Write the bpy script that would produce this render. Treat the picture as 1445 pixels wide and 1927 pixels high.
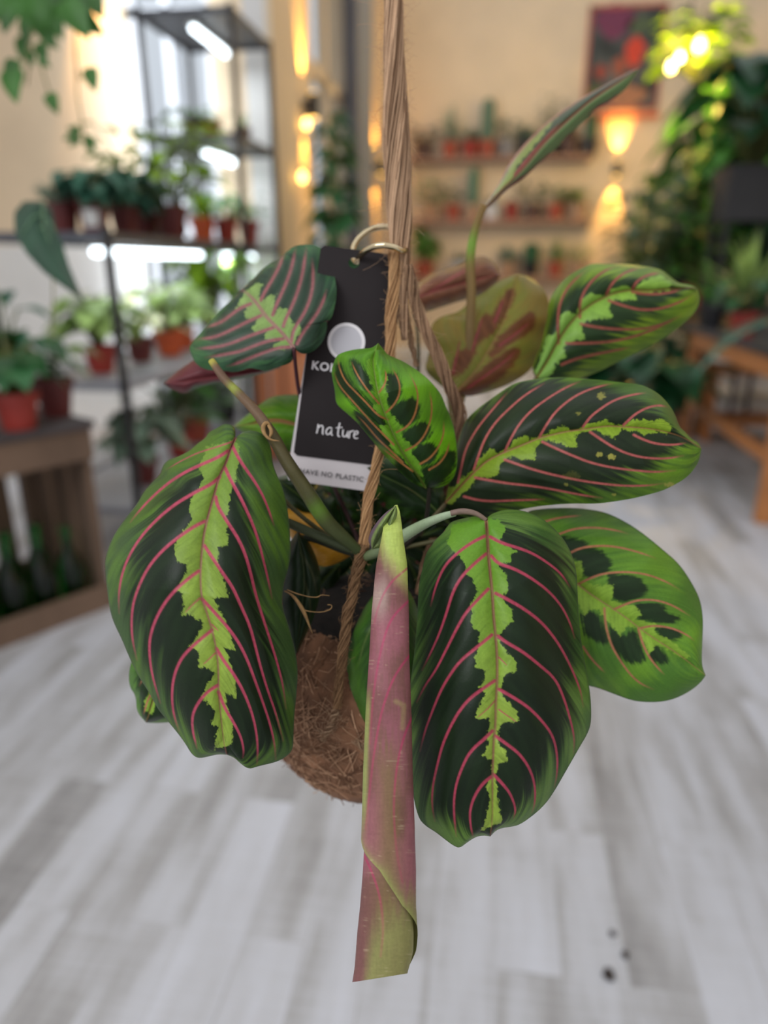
import bpy, math, random
import numpy as np
from mathutils import Vector, Matrix
S = bpy.context.scene
COL = S.collection
for o in list(bpy.data.objects): bpy.data.objects.remove(o)

# ------------------------------------------------------------------ camera
F, CX, CY, EYE = 1335.0, 722.5, 963.5, 1.0
PITCH = math.atan(463/1335); YAW = math.atan(208/math.hypot(463, 1335))
cam = bpy.data.cameras.new('camera'); camo = bpy.data.objects.new('camera', cam); COL.objects.link(camo)
camo.location = (0, 0, EYE); camo.rotation_euler = (math.pi/2-PITCH, 0, YAW)
cam.sensor_fit = 'VERTICAL'; cam.sensor_height = 36; cam.lens = 36*F/1927
cam.clip_start = 0.01; cam.clip_end = 100
cam.dof.use_dof = True; cam.dof.focus_distance = 0.305; cam.dof.aperture_fstop = 4.0
S.camera = camo
# ------------------------------------------------------------------ light and exposure
S.view_settings.view_transform = 'Standard'; S.view_settings.look = 'None'
S.view_settings.exposure = 0.0; S.view_settings.gamma = 1.0; S.view_settings.use_curve_mapping = False
W = bpy.data.worlds.new('daylight'); S.world = W; W.use_nodes = True
wn = W.node_tree.nodes; wl = W.node_tree.links
bg = wn['Background']; bg.inputs[1].default_value = 0.92
tc = wn.new('ShaderNodeTexCoord'); sx = wn.new('ShaderNodeSeparateXYZ'); cr = wn.new('ShaderNodeValToRGB')
wl.new(tc.outputs['Generated'], sx.inputs[0]); wl.new(sx.outputs[2], cr.inputs[0]); wl.new(cr.outputs[0], bg.inputs[0])
cr.color_ramp.elements[0].position = 0.0; cr.color_ramp.elements[0].color = (0.70, 0.71, 0.74, 1)
cr.color_ramp.elements[1].position = 0.75; cr.color_ramp.elements[1].color = (0.99, 1.0, 1.02, 1)
def area(name, loc, rot, sx_, sy_, power, col):
    l = bpy.data.lights.new(name, 'AREA'); l.shape = 'RECTANGLE'; l.size = sx_; l.size_y = sy_; l.energy = power; l.color = col
    o = bpy.data.objects.new(name, l); COL.objects.link(o); o.location = loc; o.rotation_euler = rot; return o
# daylight of the window wall on the left, and an added, unseen fill lamp behind the camera
area('window_daylight', (-1.9, 4.1, 1.5), (math.radians(90), 0, 0), 0.7, 2.2, 14, (0.85, 0.93, 1.0))
area('side_window_daylight', (-1.17, 6.1, 2.2), (0, math.radians(-90), 0), 2.2, 1.4, 34, (.95, .97, 1.0))
area('added_fill_light', (-1.6, -1.6, 2.6), (math.radians(52), 0, math.radians(-38)), 1.6, 1.2, 40, (0.97, 0.99, 1.0))

RX = Matrix(camo.rotation_euler.to_matrix())
RM = np.array(RX)
def ray(x, y): return RM @ np.array([(x-CX)/F, -(y-CY)/F, -1.0])
def at(x, y, d): return np.array([0, 0, EYE]) + ray(x, y)*d           # a picture point at a given distance
def atk(x, y, v, k):                                                   # ... on the plane coordinate k == v
    r = ray(x, y); return np.array([0, 0, EYE]) + r*(v-[0, 0, EYE][k])/r[k]
def atv(P, D):                                                         # vectorised at()
    q = np.empty((len(P), 3)); q[:, 0] = (P[:, 0]-CX)/F*D; q[:, 1] = -(P[:, 1]-CY)/F*D; q[:, 2] = -D
    return q @ RM.T + np.array([0, 0, EYE])

# ------------------------------------------------------------------ helpers
def tag(o, label=None, cat=None, group=None, kind=None):
    if label: o['label'] = label
    if cat: o['category'] = cat
    if group: o['group'] = group
    if kind: o['kind'] = kind
    return o
def empty(name, loc, label, cat, group=None, rz=0.0):
    o = bpy.data.objects.new(name, None); COL.objects.link(o); o.empty_display_size = 0.05
    o.location = loc; o.rotation_euler = (0, 0, rz); return tag(o, label, cat, group)
_m = {}
def lin(c):
    return tuple(((v/255)/12.92 if v/255 <= .04045 else ((v/255+.055)/1.055)**2.4) for v in c)
def material(name, col, rough=0.6, var=0.25, scale=8.0, metal=0.0, emit=None, es=1.0, trans=0.0, bump=0.0, stretch=None, glass=False):
    if name in _m: return _m[name]
    m = bpy.data.materials.new(name); m.use_nodes = True; nt = m.node_tree; N = nt.nodes; L = nt.links
    b = N['Principled BSDF']; b.inputs['Roughness'].default_value = rough; b.inputs['Metallic'].default_value = metal
    c = lin(col); tcn = N.new('ShaderNodeTexCoord'); nz = N.new('ShaderNodeTexNoise'); nz.inputs['Scale'].default_value = scale
    nz.inputs['Detail'].default_value = 4
    src = tcn.outputs['Object']
    if stretch:
        mp = N.new('ShaderNodeMapping'); mp.inputs['Scale'].default_value = stretch; L.new(src, mp.inputs[0]); src = mp.outputs[0]
    L.new(src, nz.inputs['Vector'])
    r = N.new('ShaderNodeValToRGB'); L.new(nz.outputs['Fac'], r.inputs[0])
    r.color_ramp.elements[0].position = .3; r.color_ramp.elements[1].position = .7
    r.color_ramp.elements[0].color = tuple(v*(1-var) for v in c)+(1,); r.color_ramp.elements[1].color = tuple(min(1, v*(1+var)) for v in c)+(1,)
    L.new(r.outputs[0], b.inputs['Base Color'])
    if emit: b.inputs['Emission Color'].default_value = lin(emit)+(1,); b.inputs['Emission Strength'].default_value = es
    if glass:
        b.inputs['Transmission Weight'].default_value = 1.0; b.inputs['IOR'].default_value = 1.02 if glass == 'pane' else 1.45
    if bump:
        bp = N.new('ShaderNodeBump'); bp.inputs['Strength'].default_value = bump; L.new(nz.outputs['Fac'], bp.inputs['Height']); L.new(bp.outputs[0], b.inputs['Normal'])
    if trans:
        t = N.new('ShaderNodeBsdfTranslucent'); L.new(r.outputs[0], t.inputs[0]); mx = N.new('ShaderNodeMixShader'); mx.inputs[0].default_value = trans
        L.new(b.outputs[0], mx.inputs[1]); L.new(t.outputs[0], mx.inputs[2]); L.new(mx.outputs[0], N['Material Output'].inputs[0])
    _m[name] = m; return m

class MB:
    def __init__(s): s.v = []; s.f = []; s.c = None
    def add(s, vs, fs):
        n = len(s.v); s.v += [tuple(v) for v in vs]; s.f += [tuple(i+n for i in f) for f in fs]
    def box(s, c, d, rz=0.0, bevel=0.0):
        x, y, z = d[0]/2, d[1]/2, d[2]/2; b = min(bevel, x*.9, y*.9)
        if b:
            ring = [(-x+b, -y), (x-b, -y), (x, -y+b), (x, y-b), (x-b, y), (-x+b, y), (-x, y-b), (-x, -y+b)]
        else: ring = [(-x, -y), (x, -y), (x, y), (-x, y)]
        n = len(ring); vs = [(px, py, -z) for px, py in ring]+[(px, py, z) for px, py in ring]
        cz, sz = math.cos(rz), math.sin(rz)
        vs = [(c[0]+a*cz-b_*sz, c[1]+a*sz+b_*cz, c[2]+h) for a, b_, h in vs]
        s.add(vs, [tuple(range(n))[::-1], tuple(range(n, 2*n))]+[(i, (i+1) % n, n+(i+1) % n, n+i) for i in range(n)])
    def tube(s, pts, rad, k=8, caps=True):
        pts = [Vector(p) for p in pts]; n = len(pts)
        if not hasattr(rad, '__len__'): rad = [rad]*n
        up = Vector((0, 0, 1)); vs = []; prev = None
        for i, p in enumerate(pts):
            t = (pts[min(i+1, n-1)]-pts[max(i-1, 0)]).normalized()
            if prev is None:
                a = t.cross(up)
                if a.length < .1: a = t.cross(Vector((1, 0, 0)))
            else: a = prev-t*prev.dot(t)
            a.normalize(); prev = a; b = t.cross(a)
            for j in range(k):
                q = 2*math.pi*j/k; vs.append(p+(a*math.cos(q)+b*math.sin(q))*rad[i])
        fs = [(i*k+j, i*k+(j+1) % k, (i+1)*k+(j+1) % k, (i+1)*k+j) for i in range(n-1) for j in range(k)]
        if caps: fs += [tuple(range(k))[::-1], tuple(range((n-1)*k, n*k))]
        s.add(vs, fs)
    def lathe(s, prof, c=(0, 0, 0), k=24):
        n = len(prof); vs = [(c[0]+r*math.cos(2*math.pi*j/k), c[1]+r*math.sin(2*math.pi*j/k), c[2]+z) for r, z in prof for j in range(k)]
        s.add(vs, [(i*k+j, i*k+(j+1) % k, (i+1)*k+(j+1) % k, (i+1)*k+j) for i in range(n-1) for j in range(k)]+[tuple(range(k))[::-1], tuple(range((n-1)*k, n*k))])
    def build(s, name, m, parent=None, smooth=False, loc=None):
        me = bpy.data.meshes.new(name); me.from_pydata(s.v, [], s.f); me.update()
        if smooth: me.polygons.foreach_set('use_smooth', [True]*len(me.polygons))
        if m: me.materials.append(m)
        o = bpy.data.objects.new(name, me); COL.objects.link(o)
        if parent: o.parent = parent
        if loc is not None: o.location = loc
        return o
def npmesh(name, V, Fq, m, colr=None, parent=None):
    me = bpy.data.meshes.new(name); nv, nf = len(V), len(Fq)
    me.vertices.add(nv); me.vertices.foreach_set('co', np.ascontiguousarray(V, dtype=np.float32).ravel())
    me.loops.add(nf*4); me.loops.foreach_set('vertex_index', np.ascontiguousarray(Fq, dtype=np.int32).ravel())
    me.polygons.add(nf); me.polygons.foreach_set('loop_start', np.arange(0, nf*4, 4, dtype=np.int32))
    me.update(calc_edges=True); me.polygons.foreach_set('use_smooth', np.ones(nf, dtype=bool))
    if colr is not None:
        a = me.color_attributes.new('Col', 'FLOAT_COLOR', 'POINT'); c4 = np.ones((nv, 4), np.float32); c4[:, :3] = colr; a.data.foreach_set('color', c4.ravel())
    me.materials.append(m); me.validate()
    o = bpy.data.objects.new(name, me); COL.objects.link(o)
    if parent: o.parent = parent
    return o

# ------------------------------------------------------------------ the room
YB, XL, YA, XR = 8.4, -1.28, 4.25, 4.6
CEIL = 4.6
wall_m = material('warm_plaster', (222, 200, 170), .85, .05, 3, bump=.05)
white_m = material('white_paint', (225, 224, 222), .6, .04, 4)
grey_m = material('grey_paint', (140, 146, 158), .6, .06, 4)
black_m = material('black_powder_coated_metal', (38, 38, 42), .5, .15, 12)

def floor_material():
    m = bpy.data.materials.new('whitewashed_planks'); m.use_nodes = True; nt = m.node_tree; N = nt.nodes; L = nt.links; b = N['Principled BSDF']
    t = N.new('ShaderNodeTexCoord'); mp = N.new('ShaderNodeMapping'); mp.inputs['Rotation'].default_value = (0, 0, math.pi/2); mp.inputs['Location'].default_value = (0, .045, 0)
    L.new(t.outputs['Object'], mp.inputs[0])
    br = N.new('ShaderNodeTexBrick'); br.offset = .37; br.inputs['Scale'].default_value = 1; br.inputs['Brick Width'].default_value = .8; br.inputs['Row Height'].default_value = .098
    br.inputs['Mortar Size'].default_value = .0012; br.inputs['Mortar Smooth'].default_value = .2; br.inputs['Bias'].default_value = 0
    br.inputs['Color1'].default_value = (0, 0, 0, 1); br.inputs['Color2'].default_value = (1, 1, 1, 1); br.inputs['Mortar'].default_value = (.2, .2, .2, 1)
    L.new(mp.outputs[0], br.inputs['Vector'])
    # long grain streaks, broken by the plank they are in
    m2 = N.new('ShaderNodeMapping'); m2.inputs['Scale'].default_value = (9, 1.5, 1); L.new(t.outputs['Object'], m2.inputs[0])
    n1 = N.new('ShaderNodeTexNoise'); n1.noise_dimensions = '4D'; n1.inputs['Scale'].default_value = 1.5; n1.inputs['Detail'].default_value = 6; n1.inputs['Roughness'].default_value = .6
    L.new(m2.outputs[0], n1.inputs['Vector']); mu = N.new('ShaderNodeMath'); mu.operation = 'MULTIPLY'; mu.inputs[1].default_value = 13
    L.new(br.outputs['Color'], mu.inputs[0]); L.new(mu.outputs[0], n1.inputs['W'])
    m3 = N.new('ShaderNodeMapping'); m3.inputs['Scale'].default_value = (6, 160, 1); L.new(t.outputs['Object'], m3.inputs[0])
    n2 = N.new('ShaderNodeTexNoise'); n2.inputs['Scale'].default_value = 1; n2.inputs['Detail'].default_value = 3; L.new(m3.outputs[0], n2.inputs['Vector'])
    def math2(op, a, bb, v=None):
        q = N.new('ShaderNodeMath'); q.operation = op; L.new(a, q.inputs[0])
        if bb is not None: L.new(bb, q.inputs[1])
        else: q.inputs[1].default_value = v
        return q.outputs[0]
    s = math2('ADD', math2('MULTIPLY', br.outputs['Color'], None, .17), math2('MULTIPLY', n1.outputs['Fac'], None, .76))
    s = math2('ADD', s, math2('MULTIPLY', n2.outputs['Fac'], None, .14))
    r = N.new('ShaderNodeValToRGB'); L.new(s, r.inputs[0]); e = r.color_ramp.elements
    e[0].position = .30; e[0].color = lin((116, 114, 114))+(1,); e[1].position = .70; e[1].color = lin((192, 194, 202))+(1,)
    k = e.new(.46); k.color = lin((158, 157, 158))+(1,); k = e.new(.56); k.color = lin((180, 181, 186))+(1,)
    L.new(r.outputs[0], b.inputs['Base Color']); b.inputs['Roughness'].default_value = .5
    return m
fl = MB(); fl.box((0.3, 3.4, -.05), (9.4, 10.4, .1)); tag(fl.build('floor', floor_material()), kind='structure')
w = MB(); w.box((1.66+.0, YB+.1, CEIL/2), (6.08, .2, CEIL)); tag(w.build('wall_back', wall_m), kind='structure')
w = MB(); w.box((XR+.1, 3.4, CEIL/2), (.2, 10.2, CEIL)); tag(w.build('wall_right', wall_m), kind='structure')
# left wall beyond the window bay, with tall windows
def wall_with_holes(name, axis, fixed, a0, a1, holes, thick, m):
    w = MB(); xs = [a0]
    def seg(p0, p1, z0, z1):
        if p1-p0 < .001 or z1-z0 < .001: return
        if axis == 'y': w.box((fixed, (p0+p1)/2, (z0+z1)/2), (thick, p1-p0, z1-z0))
        else: w.box(((p0+p1)/2, fixed, (z0+z1)/2), (p1-p0, thick, z1-z0))
    c = a0
    for h0, h1, z0, z1 in holes:
        seg(c, h0, 0, CEIL); seg(h0, h1, 0, z0); seg(h0, h1, z1, CEIL); c = h1
    seg(c, a1, 0, CEIL)
    return tag(w.build(name, m), kind='structure')
wall_with_holes('wall_left', 'y', XL-.125, YA, YB+.2, [(5.35, 6.9, 1.0, 3.4)], .25, wall_m)
wall_with_holes('wall_bay', 'x', YA+.1, -4.4, XL-.25, [(-2.06, -1.57, .12, 3.5)], .2, wall_m)
w = MB(); w.box((-4.3, 3.0, CEIL/2), (.2, 2.5, CEIL)); tag(w.build('wall_bay_side', wall_m), kind='structure')
pane_m = material('window_glass', (240, 248, 255), .02, .0, 3, glass='pane')
frame_m = material('white_window_frame', (206, 208, 214), .5, .05, 5)
def window(n, axis, fixed, a0, a1, z0, z1, verts, hors, fm, fw=.06, label=None):
    w = MB()
    def bar(p0, p1, q0, q1, t=.07):
        if axis == 'y': w.box((fixed, (p0+p1)/2, (q0+q1)/2), (t, p1-p0, q1-q0))
        else: w.box(((p0+p1)/2, fixed, (q0+q1)/2), (p1-p0, t, q1-q0))
    bar(a0, a0+fw, z0, z1); bar(a1-fw, a1, z0, z1); bar(a0, a1, z0, z0+fw); bar(a0, a1, z1-fw, z1)
    for v in verts: bar(v-fw/2, v+fw/2, z0, z1)
    for h in hors: bar(a0, a1, h-fw/2, h+fw/2)
    o = tag(w.build('window_%d' % n, fm), kind='structure')
    g = MB()
    if axis == 'y': g.box((fixed, (a0+a1)/2, (z0+z1)/2), (.006, a1-a0, z1-z0))
    else: g.box(((a0+a1)/2, fixed, (z0+z1)/2), (a1-a0, .006, z1-z0))
    g.build('pane', pane_m, o); return o
window(1, 'y', XL-.1, 5.35, 6.9, 1.0, 3.4, [6.12], [2.34], wall_m, .09)
window(2, 'x', YA+.08, -2.06, -1.57, .12, 3.5, [-1.83], [1.2, 2.3], frame_m, .05)
w = MB(); w.box((-3.23, YA-.006, .56), (2.34, .012, 1.12)); w.box((-1.42, YA-.006, .56), (.27, .012, 1.12)); tag(w.build('painted_light_panel', white_m), kind='structure')  # white panel puts tube and window light into the lower bay wall's colour
# white pier edge, grey window column and its dark head by the far corner
w = MB(); w.box((XL-.02, YA-.02, 1.6), (.12, .12, 3.2)); tag(w.build('trim_1', white_m), kind='structure')
w = MB(); w.box((XL+.02, 7.2, 1.9), (.04, 1.0, 3.8)); tag(w.build('trim_2', grey_m), kind='structure')
w = MB(); w.box((XL+.04, 6.62, 1.7), (.08, .14, 3.4)); tag(w.build('trim_3', material('dark_grey_paint', (88, 90, 100), .6, .1, 4)), kind='structure')
w = MB(); w.box((1.6, YB-.01, .06), (5.7, .02, .12)); tag(w.build('baseboard_back', white_m), kind='structure')
w = MB(); w.box((-2.9, YA-.01, .06), (2.6, .02, .12)); tag(w.build('baseboard_bay', white_m), kind='structure')
w = MB(); w.box((-1.32, YA+2.0, .06), (.14, 3.9, .12)); tag(w.build('baseboard_left', white_m), kind='structure')

# ------------------------------------------------------------------ lamps
amber = (1.0, .50, .08)
def sconce(p, nrm, label, up=14, down=9, grp='up and down wall sconces'):
    nx, ny = nrm; o = empty('wall_sconce', p, label, 'wall lamp', grp)
    b = MB(); b.tube([(nx*.07, ny*.07, -.07), (nx*.07, ny*.07, .07)], .035, 16); b.box((nx*.02, ny*.02, 0), (.04+.02*abs(ny), .04+.02*abs(nx), .05))
    b.build('lamp_body', black_m, o)
    for sgn, pw in ((1, up), (-1, down)):
        g = MB(); g.tube([(nx*.07, ny*.07, sgn*.071), (nx*.07, ny*.07, sgn*.075)], .026, 12)
        g.build('lens', material('lit_lens', (255, 220, 150), .4, 0, 3, emit=(255, 196, 92), es=6), o)
        if pw:
            l = bpy.data.lights.new('sconce_light', 'SPOT'); l.energy = pw; l.color = amber; l.spot_size = math.radians(50); l.spot_blend = .7; l.shadow_soft_size = .02
            lo = bpy.data.objects.new('sconce_light', l); COL.objects.link(lo); lo.parent = o
            lo.location = (nx*.075, ny*.075, sgn*.085)
            d = Vector((-nx*.22, -ny*.22, sgn)); lo.rotation_euler = d.to_track_quat('-Z', 'Y').to_euler()
sconce((-2.23, YA, 2.62), (0, -1), 'black wall sconce throwing amber light down the bay wall above the red pots', 10, 60)
sconce((XL, 5.08, 1.98), (1, 0), 'black wall sconce beside the tall side window, above the climbing plant', 60, 34)
sconce((XL, 8.02, 1.97), (1, 0), 'small black wall sconce in the far corner beside the rope', 60, 50)
P = atk(1158, 319, YB, 1)
sconce((P[0], YB, P[2]), (0, -1), 'black wall sconce below the framed poster on the back wall', 75, 55)

# ------------------------------------------------------------------ racks
led_m = material('lit_tube', (255, 255, 255), .3, 0, 3, emit=(232, 246, 255), es=5.5)
shelf_m = material('dark_grey_metal_shelf', (72, 74, 82), .45, .12, 10)
shelf2_m = material('grey_metal_shelf', (150, 152, 160), .45, .1, 10)
def rack(name, x0, x1, y0, y1, ztop, shelves, leds, label, pr=.016, sm=shelf_m):
    o = empty(name, ((x0+x1)/2, (y0+y1)/2, 0), label, 'shelf rack')
    cx, cy = (x0+x1)/2, (y0+y1)/2
    for X in (x0, x1):
        for Y in (y0, y1):
            b = MB(); b.box((X-cx, Y-cy, ztop/2), (pr*1.6, pr*1.6, ztop), 0, .004); b.build('post', black_m, o)
    for z in shelves:
        b = MB(); b.box((0, 0, z-.012), (x1-x0-.005, y1-y0-.005, .006))
        for q in (-1, 1): b.box((0, q*(y1-y0)/2, z-.014), (x1-x0, .012, .03)); b.box((q*(x1-x0)/2, 0, z-.014), (.012, y1-y0, .03))
        b.build('shelf', sm if z > .9 else shelf2_m, o)
    for X, Y0, Y1, z in leds:
        b = MB(); b.tube([(X-cx, Y0-cy, z-.045), (X-cx, Y1-cy, z-.045)], .014, 10); t = b.build('light_tube', led_m, o, True)
        h = MB(); h.box((X-cx, (Y0+Y1)/2-cy, z-.027), (.034, Y1-Y0+.04, .012)); h.build('lamp_housing', white_m, t)
        l = bpy.data.lights.new('tube_light', 'AREA'); l.shape = 'RECTANGLE'; l.size = .03; l.size_y = Y1-Y0; l.energy = 2.2; l.color = (.9, .97, 1)
        lo = bpy.data.objects.new('tube_light', l); COL.objects.link(lo); lo.parent = o; lo.location = (X-cx, (Y0+Y1)/2-cy, z-.065)
    return o
RX0, RX1 = -1.62, -1.19
rack('low_metal_rack', RX0, RX1, 2.2, 3.36, 1.115, (1.10, .635, .2), [(-1.32, 2.35, 3.25, 1.09)], 'long low black metal shelf rack holding the row of red nursery pots')
rack('tall_metal_rack', RX0, RX1, 3.5, 4.06, 2.08, (2.07, 1.575, 1.10, .635, .2), [(-1.4, 3.58, 4.0, 2.06), (-1.4, 3.6, 4.0, 1.56), (-1.32, 3.56, 4.0, 1.09)], 'tall narrow black metal rack with lit tubes under its shelves beside the bay window')

# ------------------------------------------------------------------ background plants
def leafstrip(mb, base, direc, length, width, droop, rng, seg=5, fold=.25, shape='oval'):
    d = Vector(direc).normalized(); side = d.cross(Vector((0, 0, 1)))
    if side.length < .05: side = Vector((rng.uniform(-1, 1), rng.uniform(-1, 1), 0))
    side.normalize(); p = Vector(base); vs = []
    for i in range(seg+1):
        t = i/seg
        if shape == 'oval': wd = math.sin(math.pi*min(1, .06+t*.94))**.7
        elif shape == 'heart': wd = (math.sin(math.pi*(t**.6)) if t < 1 else 0)
        else: wd = (1-t)**.6*min(1, .5+t*3)
        wd = max(.02, wd)*width/2; nrm = side.cross(d).normalized()
        vs += [p-side*wd+nrm*wd*fold, p.copy(), p+side*wd+nrm*wd*fold]
        d = (d+Vector((0, 0, -droop/seg))).normalized(); p = p+d*length/seg
    fs = []
    for i in range(seg): fs += [(3*i, 3*i+1, 3*i+4, 3*i+3), (3*i+1, 3*i+2, 3*i+5, 3*i+4)]
    mb.add(vs, fs)
def make_foliage(kind, r, h, n, seed):
    rng = random.Random(seed); lf = MB(); st = MB()
    for i in range(n):
        az = rng.uniform(0, 2*math.pi); q = rng.random()
        out = Vector((math.cos(az), math.sin(az), 0))
        if kind == 'bushy':
            tip = out*r*math.sqrt(rng.random())+Vector((0, 0, h*rng.uniform(.2, 1)))
            if i % 3 == 0: st.tube([Vector((0, 0, 0))+out*.1*r, tip*.6+Vector((0, 0, .1*h)), tip], .003+.006*r, 4)
            leafstrip(lf, tip, out+Vector((0, 0, rng.uniform(-.3, .6))), r*.5, r*.3, .6, rng, 4)
        elif kind == 'broad':
            tip = out*r*rng.uniform(.1, .65)+Vector((0, 0, h*rng.uniform(.3, .95)))
            st.tube([out*.05*r, tip*.55+Vector((0, 0, h*.18)), tip], .003+.01*r, 5)
            leafstrip(lf, tip, out+Vector((0, 0, rng.uniform(-.2, .35))), r*.85, r*.6, 1.1, rng, 7, .2, 'heart')
        elif kind == 'spiky':
            leafstrip(lf, out*.06*r, out*rng.uniform(.15, 1.0)+Vector((0, 0, rng.uniform(.5, 1.3))), h*rng.uniform(.7, 1.15), r*.13, rng.uniform(.1, .9), rng, 6, .4, 'blade')
        elif kind == 'fern':
            d = out+Vector((0, 0, rng.uniform(.6, 1.6))); d.normalize(); p = Vector((0, 0, 0)); pts = []
            for k in range(9):
                pts.append(p.copy()); p = p+d*h*.14; d = (d+Vector((0, 0, -.26))).normalized()
                sd = d.cross(Vector((0, 0, 1))).normalized()
                for sg in (-1, 1): leafstrip(lf, p, sd*sg+d*.4, r*.3*(1-.08*k), r*.07, .3, rng, 3)
            st.tube(pts, .003, 4)
        elif kind == 'rosette':
            e = rng.uniform(.1, 1.4); leafstrip(lf, out*.02, out*math.cos(e)+Vector((0, 0, math.sin(e))), h*.9, r*.3, .1, rng, 4, .35, 'blade')
        elif kind == 'trailing':
            p = out*r*.3; d = out+Vector((0, 0, .3)); pts = []
            for k in range(8):
                pts.append(p.copy()); d = (d+Vector((rng.uniform(-.3, .3), rng.uniform(-.3, .3), -.5))).normalized(); p = p+d*h*.15
                leafstrip(lf, p, Vector((rng.uniform(-1, 1), rng.uniform(-1, 1), -.3)), r*.38, r*.28, .4, rng, 4, .2, 'heart')
            st.tube(pts, .003, 4)
        elif kind == 'climber':                                          # leaves all the way up a pole
            z = h*rng.uniform(.08, 1); rr = r*(1-.55*z/h)
            leafstrip(lf, out*rr*.35+Vector((0, 0, z)), out+Vector((0, 0, rng.uniform(-.3, .2))), rr*.9, rr*.55, 1.2, rng, 6, .2, 'heart')
    if kind == 'climber': st.tube([(0, 0, 0), (0.01, 0, h*.5), (0, 0, h*.97)], .02, 8)
    return lf, st
def make_cactus(mb, r, h, ribs=9):
    k = ribs*2; prof = [(.75, 0), (1, .15), (1, .75), (.85, .92), (.4, 1), (.05, 1.01)]
    vs = [(math.cos(math.pi*j/ribs)*r*a*(1 if j % 2 else .82), math.sin(math.pi*j/ribs)*r*a*(1 if j % 2 else .82), z*h) for a, z in prof for j in range(k)]
    mb.add(vs, [(i*k+j, i*k+(j+1) % k, (i+1)*k+(j+1) % k, (i+1)*k+j) for i in range(len(prof)-1) for j in range(k)])
G = {'mid': ((76, 134, 50), .5), 'dark': ((46, 98, 54), .4), 'blue': ((70, 118, 98), .45), 'pale': ((158, 188, 110), .5), 'lime': ((142, 180, 40), .5),
     'olive': ((104, 138, 40), .5), 'brown': ((78, 54, 48), .6), 'silver': ((126, 150, 130), .5), 'deep': ((34, 80, 48), .33), 'grey': ((88, 112, 92), .5), 'cream': ((200, 205, 160), .5)}
PC = {'terracotta': (160, 74, 52), 'red': (146, 44, 34), 'darkred': (96, 34, 32), 'black': (34, 34, 38), 'orange': (196, 84, 40), 'grey': (130, 126, 126), 'tan': (176, 140, 112), 'white': (206, 204, 206), 'brownp': (86, 62, 54)}
_seed = [11]
def plant(loc, pot_r, pot_h, pot, kind, green, r, h, label, n=26, name='potted_plant', group=None, labelpatch=False, rz=0, cat='potted plant', ymax=None):
    _seed[0] += 1; o = empty(name, loc, label, cat, group, rz)
    pm = material(pot+'_pot', PC[pot], .35 if pot == 'black' else .55, .12, 14)
    z0 = 0
    if pot_r:
        b = MB(); R_ = pot_r
        b.lathe([(R_*.70, 0), (R_*.94, pot_h*.78), (R_*1.04, pot_h*.78), (R_*1.06, pot_h), (R_*.96, pot_h), (R_*.9, pot_h*.86)], (0, 0, 0)); p = b.build('pot', pm, o, False)
        s = MB(); s.lathe([(R_*.93, 0), (R_*.6, R_*.08), (R_*.01, R_*.12)], (0, 0, pot_h*.88)); s.build('soil', material('potting_soil', (44, 34, 28), .95, .5, 60, bump=.6), o)
        if labelpatch:
            q = MB(); ang = labelpatch; pts = []
            for a in np.linspace(-.55, .55, 7):
                for z in (.22, .68):
                    rr = R_*(.70+.24*z/.78)*1.012; pts.append((rr*math.cos(ang+a), rr*math.sin(ang+a), z*pot_h))
            q.add(pts, [(2*i, 2*i+2, 2*i+3, 2*i+1) for i in range(6)]); t_ = q.build('sticker', white_m, p); t_['label'] = 'white sticker'
        z0 = pot_h*.9
    gc, gr = G[green]
    def clampy(mb):                                                      # leaves bend along the wall behind them
        if ymax is not None: mb.v = [(x, min(y, ymax), z) for x, y, z in mb.v]
    if kind == 'cactus':
        lf = MB(); make_cactus(lf, r, h); f = lf.build('stem_body', material('cactus_'+green, gc, .7, .3, 20), o, False, (0, 0, z0))
    else:
        lf, st = make_foliage(kind, r, h, n, _seed[0]); clampy(lf); clampy(st)
        f = lf.build('foliage', material('foliage_'+green, gc, gr, .55, 9, trans=.3), o, True, (0, 0, z0))
        if st.v: st.build('stem', material('plant_stem', (92, 100, 52), .6, .3, 10), o, True, (0, 0, z0))
    return o
TO_CAM = -math.pi/2
def onY(px, py, Y): return atk(px, py, Y, 1)
# --- row on the long black shelf (z = 1.10)
row = [(125, 2.42, .045, .10, 'darkred', 'rosette', 'silver', .09, .09, 'dark red pot at the left end of the black shelf, low grey rosette'),
       (181, 2.40, .048, .105, 'darkred', 'broad', 'blue', .11, .09, 'dark red pot with a white sticker on the black shelf, blue-green low leaves'),
       (236, 2.66, .046, .10, 'darkred', 'broad', 'blue', .12, .11, 'third dark red pot from the left on the black shelf, flat blue-green leaves'),
       (276, 2.95, .05, .10, 'darkred', 'bushy', 'olive', .16, .27, 'tall olive bushy plant in a dark red pot, centre of the black shelf row'),
       (326, 2.92, .058, .12, 'darkred', 'bushy', 'lime', .17, .27, 'yellow-green bushy plant in the widest dark red pot on the black shelf'),
       (383, 3.62, .055, .12, 'orange', 'spiky', 'lime', .16, .12, 'bright orange pot with short lime blades near the right end of the black shelf'),
       (426, 3.72, .052, .12, 'red', 'bushy', 'mid', .12, .11, 'red pot with small mid-green leaves right of the orange pot on the black shelf'),
       (468, 3.95, .05, .12, 'red', 'bushy', 'silver', .10, .13, 'last red pot at the right end of the black shelf row, silvery leaves')]
for px, Y, pr, ph, pc, kd, gr, r, h, lb in row:
    q = onY(px, 440, Y); plant((q[0], Y, 1.10), pr*1.12, ph*1.05, pc, kd, gr, r*1.1, h*1.15, lb, 46, labelpatch=(-1.3 if 'sticker' in lb else False), group='potted plants in the row on the black shelf')
q = onY(335, 440, 3.2); plant((q[0]-.02, 3.16, 1.10), .05, .10, 'darkred', 'bushy', 'pale', .13, .19, 'pale leafy plant behind the yellow-green one on the black shelf', 30)
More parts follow.
